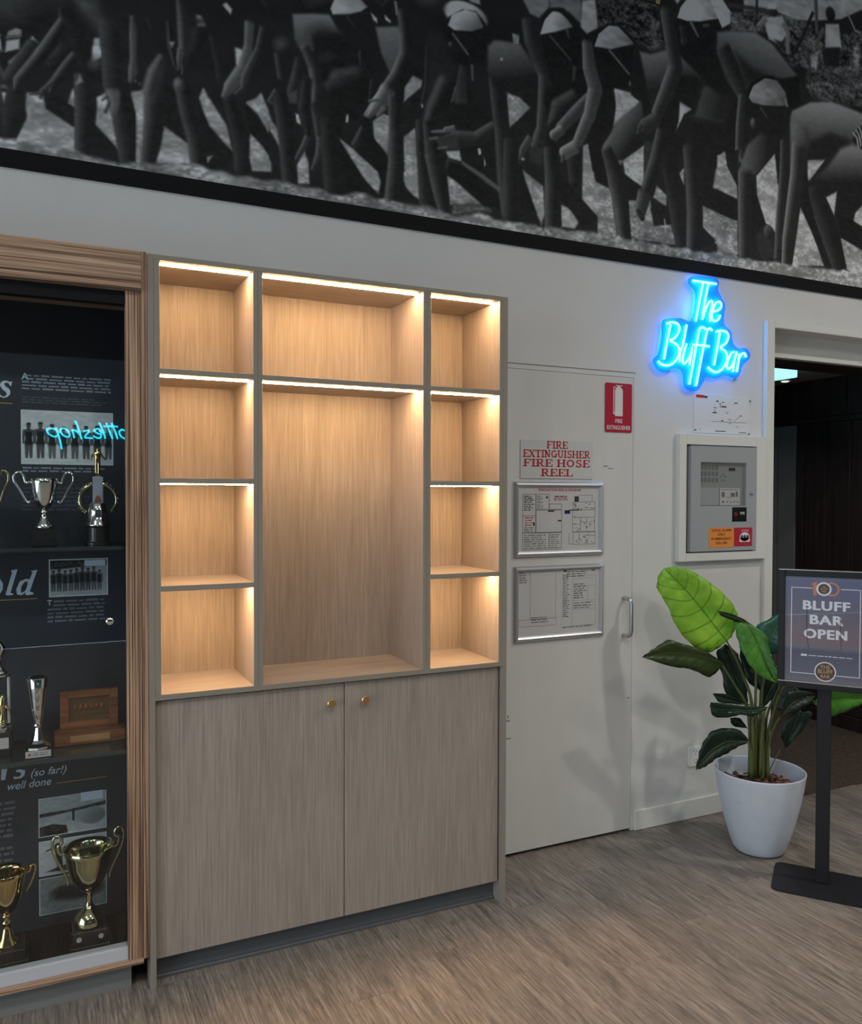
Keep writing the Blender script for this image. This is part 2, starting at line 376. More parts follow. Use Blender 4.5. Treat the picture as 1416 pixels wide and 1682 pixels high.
def lin(a):
    a = np.asarray(a, float)/255; return np.where(a <= .04045, a/12.92, ((a+.055)/1.055)**2.4)
def print_sheet(name, rgb, x0, z0, step, y, m, parent):
    """grid mesh in the xz plane facing -y; rgb = linear albedo (nz, nx, 3)"""
    nz, nx = rgb.shape[:2]; r = root_of(parent); off = r.location if not (r.rotation_euler.z or r.get('local')) else Vector((0, 0, 0))
    co = np.zeros((nz, nx, 3), np.float32); co[..., 0] = (x0 + np.arange(nx)*step)[None] - off.x; co[..., 1] = y - off.y; co[..., 2] = (z0 + np.arange(nz)*step)[:, None] - off.z
    i = (np.arange(nz-1)[:, None]*nx + np.arange(nx-1)[None]).ravel(); q = np.stack([i, i+1, i+nx+1, i+nx], 1).astype(np.int32)
    me = bpy.data.meshes.new(name); me.vertices.add(nz*nx); me.vertices.foreach_set('co', co.ravel())
    me.loops.add(q.size); me.loops.foreach_set('vertex_index', q.ravel()); me.polygons.add(len(q)); me.polygons.foreach_set('loop_start', np.arange(len(q), dtype=np.int32)*4)
    me.update(calc_edges=True)
    at = me.color_attributes.new('print', 'FLOAT_COLOR', 'POINT'); c4 = np.ones((nz*nx, 4), np.float32); c4[:, :3] = rgb.reshape(-1, 3); at.data.foreach_set('color', c4.ravel())
    me.materials.append(m); o = bpy.data.objects.new(name, me); C.objects.link(o); o.parent = parent
    return o
TR = json.loads('''{"N":[["T",[[[2482,2571],[2628,2572]],[[2545,2568],[2519,2457],[2502,2383]]]],["h",[[[2579,2569],[2555,2471],[2543,2395]],[[2547,2404],[2560,2440],[2587,2484],[2604,2483],[2599,2451],[2591,2422],[2593,2391]]]],["e",[[[2611,2438],[2648,2452],[2662,2475],[2648,2489],[2624,2478],[2606,2438],[2602,2406],[2621,2394],[2644,2406],[2655,2425]]]],["B",[[[2349,2352],[2330,2275],[2312,2191]],[[2327,2355],[2355,2364],[2386,2362],[2402,2346],[2398,2322],[2374,2293],[2350,2279],[2387,2263],[2403,2241],[2392,2202],[2366,2175],[2331,2162],[2297,2166],[2279,2177]]]],["l",[[[2446,2360],[2427,2277],[2408,2224],[2406,2184]]]],["u",[[[2447,2271],[2432,2233],[2424,2194],[2433,2178],[2455,2196],[2479,2236]],[[2483,2261],[2475,2219],[2466,2173]]]],["f",[[[2566,2350],[2548,2357],[2527,2347],[2512,2290],[2495,2213],[2467,2084]],[[2485,2271],[2535,2272],[2588,2271]]]],["f",[[[2605,2349],[2589,2356],[2573,2341],[2556,2280],[2540,2217],[2508,2079]]]],["B",[[[2654,2341],[2637,2259],[2619,2184]],[[2631,2344],[2664,2352],[2696,2348],[2709,2328],[2693,2295],[2660,2271],[2693,2253],[2703,2225],[2689,2189],[2661,2161],[2629,2151],[2596,2161],[2582,2171]]]],["a",[[[2745,2257],[2729,2248],[2706,2208],[2704,2179],[2718,2173],[2741,2200],[2760,2247]],[[2764,2258],[2748,2207],[2742,2161]]]],["r",[[[2781,2249],[2775,2205],[2766,2162]],[[2777,2223],[2793,2246],[2815,2255],[2827,2238]]]]],"OL":[[2464,2580],[2491,2595],[2554,2601],[2628,2604],[2654,2588],[2650,2549],[2676,2510],[2695,2480],[2689,2419],[2697,2381],[2735,2357],[2750,2301],[2784,2279],[2832,2284],[2862,2263],[2857,2231],[2814,2199],[2800,2159],[2772,2132],[2700,2141],[2639,2123],[2579,2127],[2561,2101],[2534,2065],[2488,2052],[2448,2070],[2438,2121],[2424,2148],[2380,2155],[2328,2131],[2284,2142],[2260,2174],[2262,2191],[2288,2216],[2308,2296],[2308,2356],[2329,2379],[2421,2391],[2475,2379],[2502,2429],[2510,2510],[2496,2539],[2469,2557]],"BT":[["p",[[[-172,2229],[-140,2125],[-119,2013]],[[-169,2215],[-223,2220],[-255,2205],[-236,2164],[-185,2138],[-150,2153]]]],["o",[[[-127,2217],[-130,2189],[-95,2148],[-57,2138],[-44,2164],[-63,2205],[-101,2225],[-127,2217]]]],["h",[[[9,2307],[41,2223],[70,2118]],[[60,2160],[28,2194],[-17,2214],[-8,2172],[-2,2130]]]],["s",[[[87,2203],[140,2212],[120,2176],[100,2140],[139,2134],[179,2135]]]],["e",[[[252,2173],[199,2200],[193,2221],[232,2230],[256,2195],[252,2145],[219,2137],[179,2157]]]],["l",[[[239,2298],[272,2217],[299,2132]]]],["t",[[[306,2297],[339,2205],[366,2134]],[[279,2260],[360,2263]]]],["t",[[[357,2299],[393,2207],[417,2132]],[[360,2263],[421,2262]]]],["o",[[[502,2218],[461,2231],[434,2208],[447,2166],[488,2138],[529,2143],[550,2176],[529,2212],[502,2218]]]],["B",[[[599,2316],[640,2223],[667,2136]],[[606,2313],[571,2308],[585,2257],[633,2237],[591,2221],[598,2163],[667,2136]]]]],"LV":[[0,[[[2398,-7,921],[2390,-7,918],[2402,-12,930]],[[2381,11,951],[2351,12,886],[2420,-19,953]],[[2358,33,994],[2315,30,874],[2441,-26,1023]],[[2323,61,1054],[2257,63,911],[2425,-12,1084]],[[2292,86,1103],[2207,96,983],[2375,20,1147]],[[2261,112,1149],[2175,124,1078],[2319,59,1199]],[[2230,137,1189],[2145,154,1153],[2275,94,1230]],[[2210,157,1218],[2165,162,1210],[2230,133,1244]],[[2201,171,1233],[2197,167,1234],[2197,167,1234]]]],[2,[[[2380,-1,827],[2369,2,836],[2369,2,807]],[[2336,8,844],[2315,10,874],[2317,7,770]],[[2286,19,857],[2246,26,903],[2256,19,796]],[[2225,36,871],[2179,43,923],[2204,28,814]],[[2170,49,878],[2124,56,939],[2159,37,820]],[[2105,68,878],[2075,68,912],[2101,54,835]],[[2050,81,872],[2039,76,891],[2049,70,854]],[[2009,87,868],[2006,84,869],[2006,84,869]]]],[1,[[[2454,-65,1005],[2399,-42,1015],[2485,-83,991]],[[2470,-91,953],[2393,-69,950],[2507,-123,960]],[[2480,-116,893],[2395,-96,893],[2500,-145,907]],[[2491,-140,833],[2426,-131,818],[2504,-167,847]],[[2504,-165,784],[2461,-161,785],[2508,-183,811]],[[2506,-184,767],[2501,-189,768],[2501,-189,768]]]],[3,[[[2497,-75,980],[2495,-74,978],[2500,-76,983]],[[2435,-61,1016],[2430,-59,1004],[2440,-63,1023]],[[2376,-49,1038],[2374,-48,1025],[2381,-51,1049]],[[2331,-44,1052],[2329,-43,1043],[2334,-45,1061]],[[2300,-46,1066],[2300,-46,1066],[2300,-46,1066]]]],[4,[[[2581,-51,857],[2572,-52,863],[2582,-57,853]],[[2632,-37,933],[2555,-18,968],[2648,-65,870]],[[2690,-26,983],[2639,-23,1010],[2703,-55,925]],[[2752,-17,1044],[2744,-25,1046],[2744,-25,1046]]]],[3,[[[2536,9,629],[2529,8,630],[2537,4,630]],[[2518,30,698],[2453,44,666],[2534,7,702]],[[2494,55,786],[2438,59,760],[2512,25,820]],[[2480,74,844],[2425,81,853],[2505,43,859]],[[2483,85,889],[2476,78,890],[2476,78,890]]]],[3,[[[2586,-24,692],[2580,-27,691],[2585,-29,696]],[[2588,2,764],[2534,8,735],[2609,-26,768]],[[2571,38,825],[2526,37,818],[2586,10,851]],[[2556,72,872],[2547,64,874],[2547,64,874]]]],[3,[[[2575,-43,621],[2568,-45,622],[2573,-47,622]],[[2621,-44,699],[2575,-41,735],[2636,-71,681]],[[2662,-44,744],[2609,-40,781],[2678,-74,732]],[[2698,-41,807],[2689,-49,809],[2689,-49,809]]]],[5,[[[2506,-131,648],[2500,-130,642],[2505,-133,654]],[[2439,-122,642],[2433,-128,621],[2423,-122,661]],[[2372,-112,649],[2363,-121,632],[2353,-115,672]],[[2326,-112,655],[2311,-119,628],[2307,-116,682]],[[2250,-98,662],[2238,-104,632],[2238,-102,693]],[[2210,-101,681],[2209,-106,666],[2208,-104,696]]]],[5,[[[2475,-61,647],[2471,-62,647],[2475,-64,650]],[[2407,-47,667],[2395,-51,658],[2411,-58,680]],[[2342,-34,686],[2325,-37,671],[2351,-49,706]],[[2297,-31,710],[2293,-35,711],[2293,-35,711]]]],[3,[[[2432,-99,504],[2428,-100,499],[2430,-101,513]],[[2371,-85,508],[2367,-93,482],[2385,-100,557]],[[2324,-78,509],[2319,-91,464],[2320,-89,573]],[[2263,-64,481],[2269,-85,449],[2252,-74,564]],[[2222,-60,451],[2227,-79,425],[2208,-68,518]],[[2193,-62,427],[2194,-74,413],[2184,-68,470]],[[2170,-66,408],[2167,-70,410],[2167,-70,410]]]],[3,[[[2505,-23,533],[2503,-25,534],[2503,-25,534]],[[2466,-15,559],[2437,-12,547],[2464,-24,581]],[[2422,-5,583],[2417,-9,585],[2417,-9,585]]]],[3,[[[2605,-113,591],[2599,-115,590],[2604,-118,598]],[[2673,-118,647],[2669,-136,611],[2630,-116,697]],[[2742,-125,666],[2750,-150,649],[2716,-133,703]],[[2806,-129,677],[2797,-136,679],[2797,-136,679]]]],[3,[[[2702,-137,616],[2696,-139,620],[2701,-141,611]],[[2690,-125,573],[2635,-117,572],[2740,-166,610]],[[2676,-112,517],[2621,-107,517],[2699,-144,523]],[[2656,-97,442],[2648,-104,445],[2648,-104,445]]]],[1,[[[2784,-141,643],[2777,-141,641],[2782,-143,649]],[[2850,-164,655],[2840,-173,587],[2841,-170,715]],[[2911,-184,664],[2897,-196,600],[2908,-198,712]],[[2977,-208,660],[2970,-219,628],[2970,-218,696]],[[3033,-226,656],[3027,-230,657],[3027,-230,657]]]]],"ST":[[[[2486,-74,337],[2492,-69,546],[2486,-62,674],[2462,-46,761],[2427,-25,860],[2398,-7,921]],9,4],[[[2460,-84,344],[2467,-74,550],[2458,-59,653],[2422,-32,733],[2380,-1,818]],8,4],[[[2483,-94,343],[2484,-89,588],[2485,-88,663],[2488,-86,801],[2487,-83,908],[2456,-66,998]],8,4],[[[2518,-89,331],[2531,-77,526],[2545,-66,684],[2565,-60,757],[2581,-51,854]],8,4],[[[2556,-74,326],[2568,-68,491],[2585,-65,603],[2641,-80,721],[2667,-83,785]],8,3],[[[2534,-108,335],[2549,-92,479],[2598,-92,630],[2659,-100,723],[2784,-141,646]],8,4],[[[2531,-117,333],[2552,-105,488],[2608,-111,590],[2702,-136,618]],7,3],[[[2557,-97,328],[2573,-92,362],[2620,-102,443]],3,2],[[[2494,-111,353],[2493,-117,530],[2498,-128,645]],9,5],[[[2450,-101,351],[2447,-102,456],[2431,-99,504]],8,4],[[[2546,-36,323],[2546,-15,526],[2536,9,626]],8,4],[[[2540,-55,323],[2562,-39,512],[2586,-24,690]],10,5],[[[2460,-95,341],[2466,-94,485],[2465,-91,602]],11,7],[[[2516,-77,328],[2535,-61,467],[2549,-43,591]],12,8],[[[2501,-114,336],[2516,-102,454],[2527,-87,583]],10,6]],"LT":{"l":[[[-390,1311],[-371,1314],[-392,1238],[-384,1235],[-385,1231],[-401,1230],[-406,1234],[-387,1303]]],"d":[[[-333,1307],[-313,1310],[-336,1240],[-325,1235],[-326,1230],[-343,1228],[-350,1232],[-347,1240],[-359,1229],[-373,1232],[-375,1249],[-365,1274],[-346,1282],[-336,1280],[-327,1303]]],"dh":[[[-342,1273],[-351,1272],[-360,1258],[-362,1241],[-359,1236],[-349,1243],[-344,1257]]],"o":[[[-434,1284],[-422,1285],[-413,1269],[-414,1251],[-422,1237],[-434,1233]]],"s":[[[-417,1905],[-414,1915],[-406,1921],[-396,1921],[-390,1918],[-382,1920],[-385,1906],[-388,1905],[-392,1914],[-401,1916],[-405,1911],[-401,1903],[-391,1896],[-387,1887],[-389,1877],[-397,1869],[-406,1866],[-417,1869],[-417,1878],[-413,1872],[-405,1870],[-398,1876],[-399,1884],[-409,1892]]],"T":[[[-422,668],[-405,668],[-412,632],[-424,633]]],"S2":[[[-381,659],[-368,661],[-353,655],[-356,639],[-366,631],[-386,631],[-388,641],[-381,637],[-371,637],[-365,643],[-368,651],[-379,653]]]}}''')
